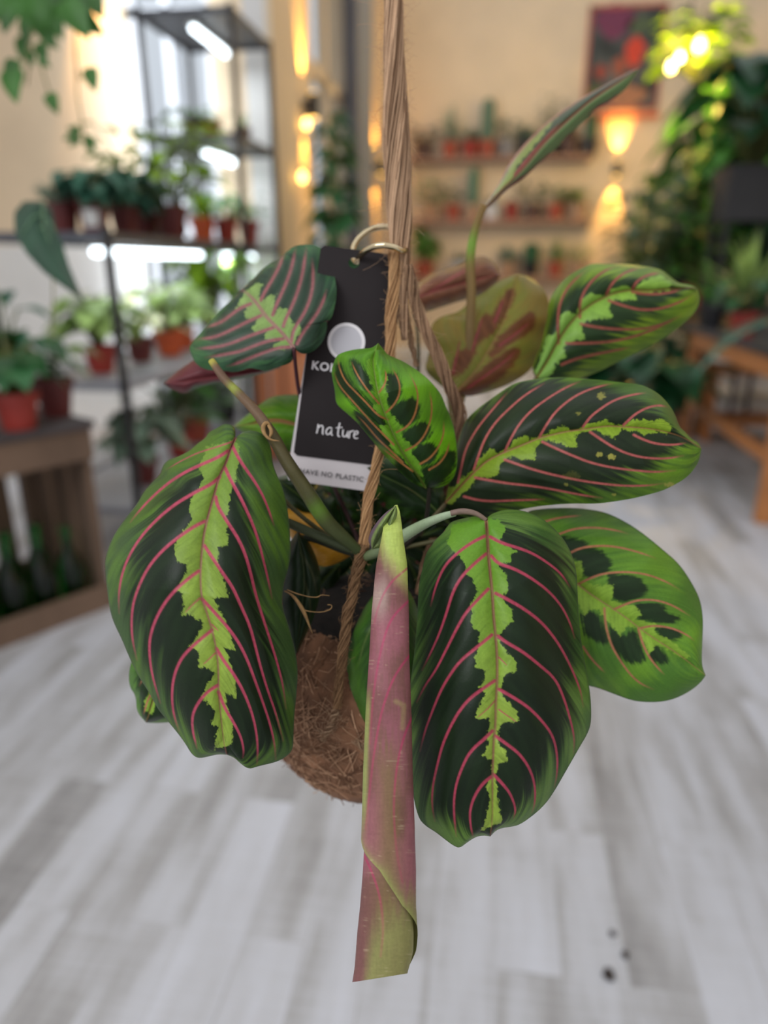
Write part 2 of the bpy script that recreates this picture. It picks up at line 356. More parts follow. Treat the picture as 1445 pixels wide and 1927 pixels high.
q = onY(250, 440, 3.2); plant((q[0], 3.2, 1.10), .05, .10, 'darkred', 'bushy', 'mid', .12, .24, 'dark red pot of green leaves at the back of the black shelf, against amber light', 30)
# --- tall rack, upper shelf
q = onY(372, 248, 3.75); plant((-1.47, 3.68, 1.575), .055, .085, 'brownp', 'fern', 'mid', .16, .16, 'small arching green plant in a brown pot on the upper shelf of the tall rack', 12)
plant((-1.385, 3.70, 1.575), .045, .09, 'orange', 'bushy', 'olive', .08, .06, 'orange pot in the middle of the upper shelf of the tall rack', 12)
plant((-1.29, 3.86, 1.575), .045, .08, 'brownp', 'spiky', 'mid', .1, .1, 'small brown pot at the window end of the upper shelf of the tall rack', 14)
# --- middle shelf (z = .635)
mid_row = [(185, 2.42, .05, .085, 'red', 'broad', 'pale', .12, .15, 'red pot with pale yellow-green leaves at the front left of the middle rack shelf'),
           (262, 2.72, .05, .085, 'darkred', 'bushy', 'cream', .13, .16, 'dark red pot of cream-coloured foliage behind the front post on the middle shelf'),
           (318, 2.95, .055, .09, 'orange', 'bushy', 'pale', .13, .17, 'orange-red pot with pale foliage in the centre of the middle rack shelf'),
           (345, 3.2, .05, .09, 'orange', 'broad', 'pale', .12, .16, 'second orange-red pot on the middle shelf, just right of the other'),
           (404, 3.62, .055, .12, 'brownp', 'broad', 'lime', .16, .30, 'brown pot of bright lime leaves on the middle shelf of the tall rack'),
           (452, 3.85, .05, .1, 'grey', 'bushy', 'mid', .12, .2, 'grey pot of green leaves at the wall end of the middle rack shelf')]
for px, Y, pr, ph, pc, kd, gr, r, h, lb in mid_row:
    q = onY(px, 640, Y); plant((q[0], Y, .635), pr*1.15, ph*1.15, pc, kd, gr, r*1.2, h*1.2, lb, 40, group='potted plants on the middle rack shelf')
# --- lowest shelf (z = .2)
low_row = [(262, 2.5, .05, .09, 'darkred', 'broad', 'silver', .13, .16, 'dark red pot of silvery leaves on the lowest rack shelf, nearest the crate'),
           (335, 2.9, .05, .10, 'red', 'bushy', 'mid', .15, .26, 'red pot with a tall green plant in the middle of the lowest rack shelf'),
           (372, 3.2, .055, .11, 'terracotta', 'broad', 'silver', .14, .18, 'terracotta pot of silver-green leaves on the lowest shelf, right end of the low rack'),
           (428, 3.7, .06, .11, 'black', 'bushy', 'pale', .15, .22, 'black pot of pale foliage on the lowest shelf of the tall rack')]
for px, Y, pr, ph, pc, kd, gr, r, h, lb in low_row:
    q = onY(px, 800, Y); plant((q[0], Y, .2), pr*1.15, ph*1.15, pc, kd, gr, r*1.15, h*1.2, lb, 40, group='potted plants on the lowest rack shelf')
# --- orange slatted box by the window pier
o = empty('slatted_box', (-1.02, 3.72, 0), 'orange-brown slatted wooden box standing on the floor by the window pier', 'box')
sl = material('orange_wood', (196, 122, 82), .6, .15, 5, stretch=(1, 1, .1))
for k in range(5): b = MB(); b.box((-.16+.08*k, -.1, .30), (.066, .018, .56), 0, .003); b.build('slat', sl, o)
for k in range(3): b = MB(); b.box((.17, -.06+.08*k, .30), (.018, .066, .56), 0, .003); b.build('slat', sl, o)
for z in (.03, .55): b = MB(); b.box((0, 0.01, z), (.36, .2, .03)); b.build('rail', sl, o)
plant((-1.02, 3.72, .565), .07, .13, 'terracotta', 'broad', 'blue', .2, .3, 'bluish broad-leaved plant standing on the orange slatted box', 16)

# ------------------------------------------------------------------ crate table in the left foreground
crate_m = material('weathered_crate_wood', (112, 90, 74), .8, .3, 6, stretch=(1, 1, .2), bump=.1)
e = Vector((-.51, -.86, 0)); nb = Vector((-.86, .51, 0)); ang = math.atan2(e.y, e.x)
A = Vector((-1.12, 1.85, 0)); cr_ = empty('wooden_crate', A, 'weathered slatted wooden crate standing on end under the red pots, green bottles inside', 'crate', None)
LN, DP, HT = .74, .40, .585
def cbox(mb, s0, s1, d0, d1, z0, z1):
    c = e*((s0+s1)/2)+nb*((d0+d1)/2); mb.box((c.x, c.y, (z0+z1)/2), (s1-s0, d1-d0, z1-z0), ang)
for d0 in (0, DP-.018):
    for z0, z1 in ((HT-.11, HT-.02), (0, .075)): b = MB(); cbox(b, 0, LN, d0, d0+.018, z0, z1); b.build('rail', crate_m, cr_)
    for k in range(8 if d0 else 0): b = MB(); s0 = .012+k*.093; cbox(b, s0, s0+(.060 if k else .045), d0-.016, d0, .03, HT-.04); b.build('slat', crate_m, cr_)
for s0 in (0, LN-.02):
    for k in range(3): b = MB(); cbox(b, s0, s0+.02, .02+k*.13, .118+k*.13, 0, HT-.02); b.build('end_board', crate_m, cr_)
b = MB(); cbox(b, 0, LN, 0, DP, 0, .015); b.build('base_board', crate_m, cr_)
b = MB(); cbox(b, -.01, LN+.01, -.01, DP+.01, HT-.02, HT); b.build('top_board', material('dark_grey_board', (70, 64, 66), .7, .2, 8), cr_)
bot_m = material('green_glass', (50, 160, 70), .08, .1, 5, glass=True)
rng = random.Random(5); k = 0
blabs = ['empty green glass bottle in the crate, nearest its right end', 'second green bottle from the right end of the crate', 'green glass bottle behind the crate slats, in the middle', 'green bottle left of the middle one in the crate', 'green glass bottle at the left edge of the photo, inside the crate', 'green bottle in the back row of the crate near its right end', 'green bottle in the back row of the crate, centre', 'green bottle in the back row of the crate, left']
bot = None
for row_, d0 in ((0, .075), (1, .17)):
    for j in range(5 if row_ == 0 else 3):
        c = A+e*(.085+.088*j+row_*.045)+nb*d0
        if bot is None:
            b = MB(); b.lathe([(.034, 0), (.037, .01), (.037, .13), (.028, .16), (.014, .185), (.013, .235), (.016, .24), (.016, .25), (.011, .25)], (0, 0, 0), 20); bot = b.build('glass_bottle', bot_m, None, True); oo = bot
        else: oo = bot.copy(); COL.objects.link(oo)
        oo.location = (c.x, c.y, .016); tag(oo, blabs[k], 'bottle', 'green glass bottles in the crate'); k += 1
c = atk(38, 806, HT, 2); plant((c[0], c[1], HT), .058, .10, 'red', 'broad', 'dark', .15, .17, 'large red pot of dark broad leaves on the crate, at the left edge', 18)
c = atk(108, 782, HT, 2); plant((c[0], c[1], HT), .055, .11, 'darkred', 'broad', 'olive', .14, .12, 'smaller dark red pot on the crate, right of the large one', 8)
c = atk(30, 772, HT, 2); plant((c[0]-.03, c[1]+.05, HT), .045, .10, 'darkred', 'broad', 'blue', .13, .27, 'tall blue-green leaved plant at the back of the crate top', 9)

# ------------------------------------------------------------------ back wall shelves, poster, pots
wood_m = material('brown_shelf_wood', (150, 112, 92), .6, .15, 4, stretch=(.3, 1, 1))
def wshelf(px0, px1, py, label, name='wall_shelf'):
    a = onY(px0, py, YB-.12); c_ = onY(px1, py, YB-.12); z = (a[2]+c_[2])/2
    b = MB(); b.box(((a[0]+c_[0])/2, YB-.12, z-.02), (c_[0]-a[0], .24, .04)); o = tag(b.build(name, wood_m), label, 'shelf'); return a[0], c_[0], z
s1 = wshelf(770, 1112, 296, 'upper brown wooden wall shelf on the back wall')
s2 = wshelf(770, 1112, 414, 'middle brown wooden wall shelf on the back wall')
s3 = wshelf(770, 1120, 520, 'lowest brown wooden wall shelf, just behind the large leaves')
bk = {1: [(795, 'brownp', 'bushy', 'brown', .13, .12, .07, 'dark brown bushy plant, first on the upper wall shelf'),
          (843, 'terracotta', 'spiky', 'silver', .22, .26, .06, 'terracotta pot with a spreading pale plant on the upper wall shelf'),
          (880, 'red', 'rosette', 'grey', .12, .12, .06, 'small red pot with a grey rosette on the upper wall shelf'),
          (911, 'terracotta', 'cactus', 'grey', .05, .28, .06, 'tall dark column cactus on the upper wall shelf'),
          (950, 'grey', 'bushy', 'grey', .17, .15, .07, 'grey bushy plant in the middle of the upper wall shelf'),
          (985, 'black', 'rosette', 'grey', .14, .14, .06, 'black pot with a spiky rosette behind the raised narrow leaf'),
          (1028, 'black', 'bushy', 'deep', .13, .30, .07, 'tall dark plant in a black pot on the upper wall shelf'),
          (1062, 'brownp', 'rosette', 'brown', .12, .13, .07, 'brown pot with a low dark plant near the right end of the upper shelf'),
          (1099, 'black', 'cactus', 'deep', .04, .17, .06, 'small dark cactus at the right end of the upper wall shelf')],
      2: [(812, 'tan', 'bushy', 'mid', .17, .18, .06, 'mid-green bushy plant at the left of the middle wall shelf'),
          (852, 'terracotta', 'bushy', 'deep', .14, .16, .06, 'dark bushy plant second on the middle wall shelf'),
          (889, 'tan', 'cactus', 'blue', .035, .26, .05, 'slim blue-green cactus on the middle wall shelf'),
          (925, 'white', 'rosette', 'grey', .1, .08, .06, 'small white pot with a grey rosette on the middle wall shelf'),
          (962, 'red', 'rosette', 'brown', .09, .06, .05, 'little red pot in the middle of the middle wall shelf'),
          (1003, 'brownp', 'bushy', 'deep', .19, .17, .07, 'wide dark green plant in a brown pot on the middle wall shelf'),
          (1045, 'terracotta', 'bushy', 'mid', .14, .13, .06, 'terracotta pot with mid-green leaves on the middle wall shelf'),
          (1088, 'tan', 'bushy', 'olive', .15, .12, .06, 'olive plant at the right end of the middle wall shelf')],
      3: [(800, 'terracotta', 'broad', 'mid', .22, .26, .08, 'large-leaved green plant on the lowest wall shelf right of the rope'),
          (870, 'white', 'rosette', 'grey', .13, .1, .06, 'white pot with grey rosette on the lowest wall shelf'),
          (960, 'tan', 'rosette', 'silver', .15, .16, .06, 'silvery rosette in a tan pot on the lowest wall shelf'),
          (1005, 'black', 'cactus', 'deep', .06, .14, .06, 'round dark cactus on the lowest wall shelf'),
          (1052, 'terracotta', 'spiky', 'mid', .1, .2, .06, 'upright green blades in a terracotta pot on the lowest wall shelf'),
          (1100, 'tan', 'bushy', 'pale', .12, .14, .06, 'pale plant at the right end of the lowest wall shelf')]}
for kk, z in ((1, s1[2]), (2, s2[2]), (3, s3[2])):
    for px, pot, kd, gr, r, h, pr, lb in bk[kk]:
        q = onY(px, 400, YB-.13); plant((q[0], YB-.14, z), pr*1.45, .15, pot, kd, gr, min(r*1.2, .17) if kd != 'cactus' else r*1.4, h*1.45, lb, 30, ymax=.13, group='small potted plants on the back wall shelves')
# poster
a = onY(1113, 14, YB-.02); c_ = onY(1234, 203, YB-.02); pw, ph = c_[0]-a[0], a[2]-c_[2]; pc = ((a[0]+c_[0])/2, YB-.012, (a[2]+c_[2])/2)
po = empty('framed_poster', pc, 'framed dark floral poster with red and orange blooms on the back wall above the sconce', 'poster')
b = MB()
for sx_ in (-1, 1): b.box((sx_*pw/2, 0, 0), (.03, .024, ph+.03)); b.box((0, 0, sx_*ph/2), (pw+.03, .024, .03))
b.build('frame', material('reddish_wood_frame', (172, 90, 74), .5, .1, 5), po)
mm = bpy.data.materials.new('floral_print'); mm.use_nodes = True; nt = mm.node_tree; N = nt.nodes; L = nt.links
t = N.new('ShaderNodeTexCoord'); nz = N.new('ShaderNodeTexNoise'); nz.inputs['Scale'].default_value = 5; L.new(t.outputs['Object'], nz.inputs['Vector'])
r_ = N.new('ShaderNodeValToRGB'); L.new(nz.outputs['Fac'], r_.inputs[0]); ee = r_.color_ramp.elements
ee[0].position = .35; ee[0].color = lin((28, 34, 30))+(1,); ee[1].position = .68; ee[1].color = lin((110, 100, 90))+(1,)
kx = ee.new(.5); kx.color = lin((60, 66, 66))+(1,)
L.new(r_.outputs[0], N['Principled BSDF'].inputs['Base Color'])
pr_ = MB(); pr_.box((0, 0.004, 0), (pw, .008, ph)); pr_.build('print', mm, po)
def blob(cx_, cz_, r1, r2, col, nm):
    b = MB(); pts = [(cx_*pw/2+math.cos(q)*r1*pw*(1+.15*math.sin(3*q)), -.002, cz_*ph/2+math.sin(q)*r2*pw*(1+.12*math.cos(4*q))) for q in np.linspace(0, 2*math.pi, 20, False)]
    b.add(pts, [tuple(range(20))]); b.build('painted_flower', material('print_'+nm, col, .6, .25, 20), po)
blob(-.35, .72, .26, .20, (112, 48, 78), 'purple'); blob(.28, .12, .13, .18, (206, 66, 40), 'red'); blob(-.1, -.15, .10, .12, (150, 78, 56), 'rust'); blob(-.6, -.25, .08, .09, (150, 60, 44), 'rust2')
blob(.4, .62, .2, .10, (78, 92, 62), 'moss'); blob(.1, -.75, .30, .14, (178, 120, 84), 'sand'); blob(-.7, -.75, .12, .16, (92, 96, 44), 'olive')
b = MB(); b.box((-.0, -.02, -ph/2-.07), (pw*1.1, .03, .045)); b.build('hanger_bar', material('orange_bar', (214, 92, 50), .5, .1, 5), po)

# climbing plant in front of the side windows + string lights
P_ = atk(618, 470, 5.0, 1)
plant((-.95, 4.45, .42), .13, .24, 'terracotta', 'climber', 'dark', .27, 1.2, 'tall dark green climbing plant on a pole in front of the side windows', 110, 'climbing_plant')
b = MB(); b.lathe([(.16, 0), (.16, .03), (.03, .04), (.03, .38), (.18, .40), (.18, .42)], (0, 0, 0)); tag(b.build('plant_stand', black_m, None, False, (-.95, 4.45, 0)), 'round black stand under the climbing plant by the windows', 'stand')
bulb_m = material('lit_bulb', (255, 230, 170), .3, 0, 3, emit=(255, 205, 110), es=9)
def bulb(p, label, r=.022):
    b = MB(); b.lathe([(r*.3, -r*1.6), (r*.8, -r), (r, -r*.2), (r*.85, r*.5), (r*.4, r), (r*.35, r*1.5)], (0, 0, 0), 14); o = tag(b.build('light_bulb', bulb_m, None, True, p), label, 'light bulb', 'warm glowing bulbs')
    s = MB(); s.tube([(0, 0, r*1.4), (0, 0, r*2.6)], r*.45, 10); s.build('socket', black_m, o)
bulb(onY(577, 232, 5.0), 'glowing bulb just above the top of the climbing plant'); bulb(onY(569, 332, 4.8), 'lower glowing bulb beside the climbing plant')
# hanging lamp cluster in leaves, upper right
cl = onY(1290, 110, 6.4)
lamp = empty('pendant_lamp', cl, 'cluster of glowing bulbs hanging among leaves at the upper right', 'pendant lamp')
for px, py, rr in ((1262, 126, .026), (1279, 107, .024), (1317, 84, .036)):
    q = onY(px, py, 6.4)-cl; b = MB(); r = rr
    b.lathe([(r*.3, -r*1.4), (r*.8, -r), (r, -r*.2), (r*.85, r*.5), (r*.4, r), (r*.35, r*1.5)], tuple(q), 14); b.build('bulb', material('bright_bulb', (255, 235, 180), .3, 0, 3, emit=(255, 214, 120), es=14), lamp, True)
b = MB(); b.tube([(-.16, 0, .07), (.2, .0, .25)], .012, 8); b.tube([(0, 0, .15), (0, 0, CEIL-cl[2]-.02)], .006, 6); b.build('cord', black_m, lamp)
l = bpy.data.lights.new('pendant_light', 'POINT'); l.energy = 75; l.color = (1, .62, .12); l.shadow_soft_size = .06; lo = bpy.data.objects.new('pendant_light', l); COL.objects.link(lo); lo.parent = lamp; lo.location = (-.02, -.12, -.02)
q = onY(1308, 150, 6.6); plant((q[0], 6.62, q[2]), 0, 0, 'black', 'bushy', 'lime', .28, .42, 'yellow-lit leafy spray around the glowing bulbs', 110, 'hanging_plant', cat='hanging plant')
q = onY(1320, 62, 6.9); plant((q[0], 6.95, q[2]), 0, 0, 'black', 'broad', 'deep', .22, .2, 'dark leafy top above the glowing bulbs', 12, 'hanging_plant', cat='hanging plant')

# ------------------------------------------------------------------ tables and plants on the right
tw = material('orange_brown_wood', (178, 116, 66), .55, .2, 5, stretch=(1, .2, 1))
def table(name, x0, x1, y0, y1, zt, label, top=None):
    o = empty(name, ((x0+x1)/2, (y0+y1)/2, 0), label, 'table'); cx, cy = (x0+x1)/2, (y0+y1)/2
    for X in (x0+.035, x1-.035):
        for Y in (y0+.035, y1-.035): b = MB(); b.box((X-cx, Y-cy, (zt-.03)/2), (.06, .06, zt-.03), 0, .005); b.build('leg', tw, o)
    b = MB(); b.box((0, 0, zt-.015), (x1-x0+.04, y1-y0+.04, .03), 0, .005); b.build('tabletop', top or material('black_table_top', (56, 56, 62), .45, .15, 6), o)
    for X in (x0+.02, x1-.02): b = MB(); b.box((X-cx, 0, zt-.075), (.03, y1-y0, .08)); b.build('apron', tw, o)
    for Y in (y0+.02, y1-.02): b = MB(); b.box((0, Y-cy, zt-.075), (x1-x0, .03, .08)); b.build('apron', tw, o)
    for X in (x0+.035, x1-.035): b = MB(); b.box((X-cx, 0, zt*.38), (.03, y1-y0-.08, .05)); b.build('stretcher', tw, o)
    return o
table('plant_table', 1.11, 1.95, 2.92, 4.35, .69, 'wooden table with a black top at the right edge, orange-brown legs')
table('plant_table', .98, 2.6, 5.2, 6.3, .72, 'second wooden plant table farther back on the right')
b = MB()
for z in (.12, .42): b.box((0, 0, z), (.9, .3, .03))
for X in (-.44, .44): b.box((X, 0, .22), (.03, .3, .44))
tag(b.build('low_wooden_shelf', tw, None, False, (1.75, 4.55, 0)), 'low open wooden shelf seen under the table on the right', 'shelf')
T1 = .69; T2 = .72
right = [ # px, base-z, Y, pot r, pot h, pot, kind, green, r, h, n, label
 (1416, T1, 3.55, .06, .11, 'red', 'broad', 'dark', .15, .16, 12, 'red pot on the near black table top at the right edge'),
 (1352, T1, 4.1, .07, .13, 'black', 'spiky', 'mid', .2, .24, 26, 'black pot of narrow green blades at the far end of the near table'),
 (1420, T1, 4.05, .09, .16, 'black', 'spiky', 'pale', .25, .34, 46, 'black pot of bright pale-green arching blades on the near table'),
 (1290, T2, 5.5, .11, .22, 'black', 'broad', 'deep', .3, .34, 16, 'glossy black round pot with dark leaves on the far table'),
 (1192, T2, 5.6, .08, .15, 'red', 'bushy', 'grey', .2, .30, 30, 'red pot of grey-green leaves at the left end of the far table'),
 (1225, T2, 5.45, .07, .14, 'tan', 'bushy', 'olive', .2, .26, 30, 'tan pot with olive leaves second from the left on the far table'),
 (1272, T2, 6.05, .10, .2, 'terracotta', 'climber', 'grey', .26, .95, 90, 'tall grey-green plant rising behind the pots of the far table'),
 (1352, T2, 5.9, .11, .2, 'black', 'climber', 'mid', .42, 1.4, 170, 'tallest olive-green leafy plant on the far table below the glowing bulbs'),
 (1425, T2, 5.6, .11, .2, 'black', 'climber', 'dark', .4, 1.2, 130, 'tall dark green plant behind the black square pot at the right'),
 (1215, T2, 5.25, .08, .16, 'black', 'bushy', 'grey', .24, .62, 110, 'rounded grey-green bush at the front of the far table, right of the lamp glow'),
 (1310, T2, 5.3, .08, .16, 'terracotta', 'bushy', 'mid', .24, .62, 100, 'bright mid-green bush in front of the tall plants on the far table'),
 (1205, 0, 7.1, .14, .3, 'black', 'climber', 'olive', .28, 1.5, 90, 'slim green floor plant standing left of the far table near the back wall'),
 (1318, 0, 6.9, .16, .3, 'terracotta', 'broad', 'mid', .5, 2.2, 60, 'large olive broad-leaved floor plant behind the far table'),
 (1440, 0, 7.6, .16, .3, 'terracotta', 'broad', 'olive', .42, 2.2, 60, 'large dark broad-leaved floor plant in the far right corner'),
]
for px, z, Y, pr, ph, pot, kd, gr, r, h, n, lb in right:
    q = onY(px, 500, Y); plant((q[0], Y, z), pr, ph, pot, kd, gr, r, h, lb, n)
# square black planter lifted on a post, with a big plant
q = onY(1402, 405, 4.9); o = empty('square_planter', (q[0], 4.9, 0), 'square black planter on a tall black stand with dark glossy foliage at the right', 'planter')
b = MB(); b.box((0, 0, q[2]-.02+.13), (.34, .34, .30), 0, .01); b.build('box', black_m, o)
b = MB()
for X in (-.14, .14):
    for Y in (-.14, .14): b.box((X, Y, (q[2]-.04)/2), (.025, .025, q[2]-.04))
b.build('stand', black_m, o)
lf, st = make_foliage('broad', .46, .62, 34, 77); lf.build('foliage', material('foliage_deep', G['deep'][0], .3, .45, 9, trans=.25), o, True, (0, 0, q[2]+.24)); st.build('stem', material('plant_stem', (92, 100, 52)), o, True, (0, 0, q[2]+.24))
# big dark plant on the floor between the tables
q = onY(1210, 700, 3.95); plant((q[0]-.02, 3.95, 0), .15, .26, 'black', 'broad', 'deep', .36, .42, 'dark glossy broad-leaved plant on the floor left of the near table, behind the large leaf', 40)
q = onY(1268, 700, 4.7); plant((q[0], 4.7, 0), .15, .3, 'black', 'bushy', 'deep', .3, .5, 'dense dark bush on the floor between the two tables', 90)
# plant on the near table whose long pale leaves hang over the table edge
o = plant((1.24, 3.12, T1), .05, .10, 'black', 'spiky', 'blue', .1, .14, 'small plant whose long pale leaves droop over the left edge of the near table', 8)
rng = random.Random(3)
for dz, ln, wd, dy in ((.1, .46, .055, -.1), (.1, .52, .045, -.22), (.11, .42, .05, .15)):
    b = MB(); leafstrip(b, (-.02, dy*.1, dz), (-.9, dy, .25), ln, wd, 1.5, rng, 12, .2, 'oval'); b.build('leaf', material('foliage_blue', G['blue'][0], .45, .45, 9, trans=.25), o, True)

# ------------------------------------------------------------------ nearer hanging foliage on the left
def hang_leaf(px, py, d, length, ang_, width=None, mat_='foliage_dark', name='leaf', parent=None, curl=.5):
    """heart-shaped leaf facing the room, pointing along a picture angle"""
    p0 = at(px, py, d); dx, dy = math.cos(ang_), math.sin(ang_)
    right = RM @ np.array([1, 0, 0]); up = RM @ np.array([0, 1, 0]); fw = RM @ np.array([0, 0, 1])
    ax_ = right*dx-up*dy; sd = right*dy+up*dx; width = width or length*.75; vs = []; n = 12
    for i in range(n+1):
        t = i/n; wv = width/2*(math.sin(math.pi*t**.55)**.8 if 0 < t < 1 else .01)
        for s_ in (-1, -.5, 0, .5, 1):
            back = .12*length if t == 0 and s_ else 0
            off = -ax_*(abs(s_)*(1-t)**3*.16*length)
            vs.append(p0+ax_*length*t+off+sd*wv*s_+fw*(abs(s_)*wv*.35-curl*length*.25*t*t))
    fs = [(5*i+j, 5*i+j+1, 5*i+6+j, 5*i+5+j) for i in range(n) for j in range(4)]
    b = MB(); b.add(vs, fs); return b
vine = empty('hanging_vine', at(90, -60, 1.25), 'green vine with heart-shaped leaves trailing down in the upper left corner', 'hanging plant')
vm = material('vine_leaf', (54, 104, 32), .45, .45, 10, trans=.3)
vi = Matrix.Translation(-Vector(vine.location))
def vpart(mb, name, m):
    o = mb.build(name, m, vine, True); o.matrix_parent_inverse = vi; return o
vleaves = [(28, 5, 60, 2.0), (70, -10, 80, 1.5), (95, 20, 55, 1.2), (110, 0, 60, .9), (60, 35, 50, 1.9), (85, 45, 38, 1.1), (20, -15, 70, 2.2), (128, 10, 70, 1.0), (150, 35, 52, .55), (45, 75, 36, 1.8),
           (76, 85, 36, 1.3), (58, 100, 26, 1.6), (30, 118, 44, 2.0), (22, 138, 54, 1.45), (34, 135, 40, 1.7), (75, 112, 24, .6), (95, 180, 36, 1.2), (170, 132, 40, 1.35), (50, -20, 70, 1.6), (5, 8, 55, 2.4), (140, -20, 70, 1.3), (100, -25, 80, 1.6), (160, -30, 70, 1.1), (88, 70, 30, .8)]
for px, py, ln, an in vleaves:
    dd = 1.15+.1*math.sin(px*3.1+py); vpart(hang_leaf(px, py, dd, ln*dd/F, an), 'leaf', vm)
sm_ = material('vine_stem', (120, 116, 66), .6, .2, 20)
for pts in ([(60, -500), (62, 20), (58, 80), (40, 120), (25, 140)], [(70, -50), (80, 40), (74, 110), (85, 150), (95, 182)], [(140, -500), (142, 40), (142, 110), (150, 150), (172, 130), (172, 140)], [(142, 60), (146, 180), (160, 262)], [(110, -60), (120, 10), (150, 38)], [(90, -500), (85, -60), (60, 60), (50, 160)]):
    b = MB(); b.tube([at(x, y, 1.17) for x, y in pts], .0016, 5); vpart(b, 'stem', sm_)
for px, py, ln, an in [(150, 250, 28, 3.6), (160, 262, 30, .3), (150, 262, 26, 2.6), (165, 270, 26, 1.0), (140, 256, 24, 2.9)]:
    vpart(hang_leaf(px, py, 1.2, ln*1.2/F, an, ln*.6*1.2/F), 'leaf', vm)
big = empty('alocasia_leaf', at(60, 390, .95), 'large dark green arrow-shaped leaf drooping in front of the black shelf at the left', 'leaf')
bi = Matrix.Translation(-Vector(big.location))
def poly_leaf(ml, left, right, d0, d1, m, name):
    L_ = res(np.array(left, float), 25); R_ = res(np.array(right, float), 25); vs = []
    for i in range(25):
        for j in range(7):
            s_ = j/6; p = L_[i]*(1-s_)+R_[i]*s_; vs.append(at(p[0], p[1], d0+(d1-d0)*i/24+.018*abs(s_-.45)*2-.008))
    b = MB(); b.add(vs, [(7*i+j, 7*i+j+1, 7*i+8+j, 7*i+7+j) for i in range(24) for j in range(6)]); return b
def chaikin(p, it=2):
    for _ in range(it):
        q = np.empty((2*len(p)-2, 2)); q[0::2] = p[:-1]*.75+p[1:]*.25; q[1::2] = p[:-1]*.25+p[1:]*.75; p = np.vstack([p[:1], q, p[-1:]])
    return p
def res(p, n):
    s_ = np.r_[0, np.cumsum(np.hypot(*np.diff(p, axis=0).T))]; t_ = np.linspace(0, s_[-1], n)
    return np.stack([np.interp(t_, s_, p[:, 0]), np.interp(t_, s_, p[:, 1])], 1)
am = material('alocasia_green', (24, 62, 40), .42, .4, 14, trans=.12)
b = poly_leaf(None, [(80, 378), (45, 378), (26, 400), (28, 440), (50, 478), (85, 515), (120, 540), (160, 570)], [(80, 378), (98, 395), (105, 430), (118, 460), (130, 500), (145, 535), (160, 570)], .93, .88, am, 'blade')
o = b.build('blade', am, big, True); o.matrix_parent_inverse = bi
vb_ = MB()
for pts in ([(80, 378), (84, 430), (112, 500), (160, 568)], [(82, 400), (60, 410), (42, 440)], [(84, 425), (62, 440), (52, 470)], [(92, 455), (76, 470), (72, 495)], [(86, 410), (96, 420), (104, 440)], [(100, 480), (116, 478), (126, 500)]):
    vb_.tube([at(x, y, .912) for x, y in pts], .0009, 5)
o = vb_.build('vein', material('pale_vein', (112, 150, 112), .5, .1, 10), big, True); o.matrix_parent_inverse = bi
b = MB(); b.tube([at(x, y, .94) for x, y in [(60, 400), (85, 440), (98, 470), (100, 560), (96, 640)]], .0012, 5); o = b.build('stem', sm_, big, True); o.matrix_parent_inverse = bi

# ------------------------------------------------------------------ dark crumbs on the floor
for (px, py, r, lb) in [(1145, 1835, .011, 'largest dark crumb of soil on the pale floor, lower right'), (1176, 1798, .007, 'small dark crumb up and right of the largest one'), (1152, 1758, .006, 'faint small crumb farthest up on the floor, lower right')]:
    q = atk(px, py, 0, 2); b = MB(); rg = random.Random(px); b.lathe([(r*.5, 0), (r*1.0, r*.15), (r*.8, r*.5), (r*.2, r*.7)], (0, 0, 0), 9)
    b.v = [(x*rg.uniform(.6, 1.1), y*rg.uniform(.7, 1.2), z) for x, y, z in b.v]; tag(b.build('soil_crumb', material('dark_crumb', (50, 42, 38), .9, .4, 50), None, False, (q[0], q[1], .0005)), lb, 'crumb')

# ================================================================== THE HANGING PRAYER PLANT
def PL(txt, o=(0, 0), s=1.0):
    v = np.array([float(t) for t in txt.replace(',', ' ').split()]).reshape(-1, 2); return v/s+np.array(o, float)
def dseg(P, poly, closed=False):
    """distance from points to a polyline, and arc parameter of the nearest point"""
    q = np.vstack([poly, poly[:1]]) if closed else poly
    best = np.full(len(P), 1e9); arc = np.zeros(len(P)); L_ = np.hypot(*np.diff(q, axis=0).T); tot = L_.sum(); acc = 0
    for i in range(len(q)-1):
        a, d = q[i], q[i+1]-q[i]; l2 = (d**2).sum()
        if l2 < 1e-9: continue
        t = np.clip(((P-a)@d)/l2, 0, 1); dist = np.hypot(P[:, 0]-a[0]-t*d[0], P[:, 1]-a[1]-t*d[1])
        m = dist < best; best[m] = dist[m]; arc[m] = ((acc+t*L_[i])/tot)[m]; acc += L_[i]
    return best, arc
def sdist(P, poly):
    d, _ = dseg(P, poly, True); ins = np.zeros(len(P), bool); n = len(poly)
    for i in range(n):
        x0, y0 = poly[i]; x1, y1 = poly[(i+1) % n]
        if y0 == y1: continue
        c = ((y0 > P[:, 1]) != (y1 > P[:, 1])) & (P[:, 0] < (x1-x0)*(P[:, 1]-y0)/(y1-y0)+x0); ins ^= c
    return np.where(ins, -d, d)
def vnoise(x, y, seed=0):
    xi = np.floor(x).astype(np.int64); yi = np.floor(y).astype(np.int64); fx = x-xi; fy = y-yi; fx = fx*fx*(3-2*fx); fy = fy*fy*(3-2*fy)
    def h(a, b):
        k = (a*374761393+b*668265263+seed*1274126177) & 0xffffffff; k = ((k ^ (k >> 13))*1274126177) & 0xffffffff; return ((k ^ (k >> 16)) & 0xffff)/65535.0
    return (h(xi, yi)*(1-fx)+h(xi+1, yi)*fx)*(1-fy)+(h(xi, yi+1)*(1-fx)+h(xi+1, yi+1)*fx)*fy
sst = lambda a, b, x: (lambda t: t*t*(3-2*t))(np.clip((x-a)/(b-a), 0, 1))
lc = lambda c: np.array(lin(c))
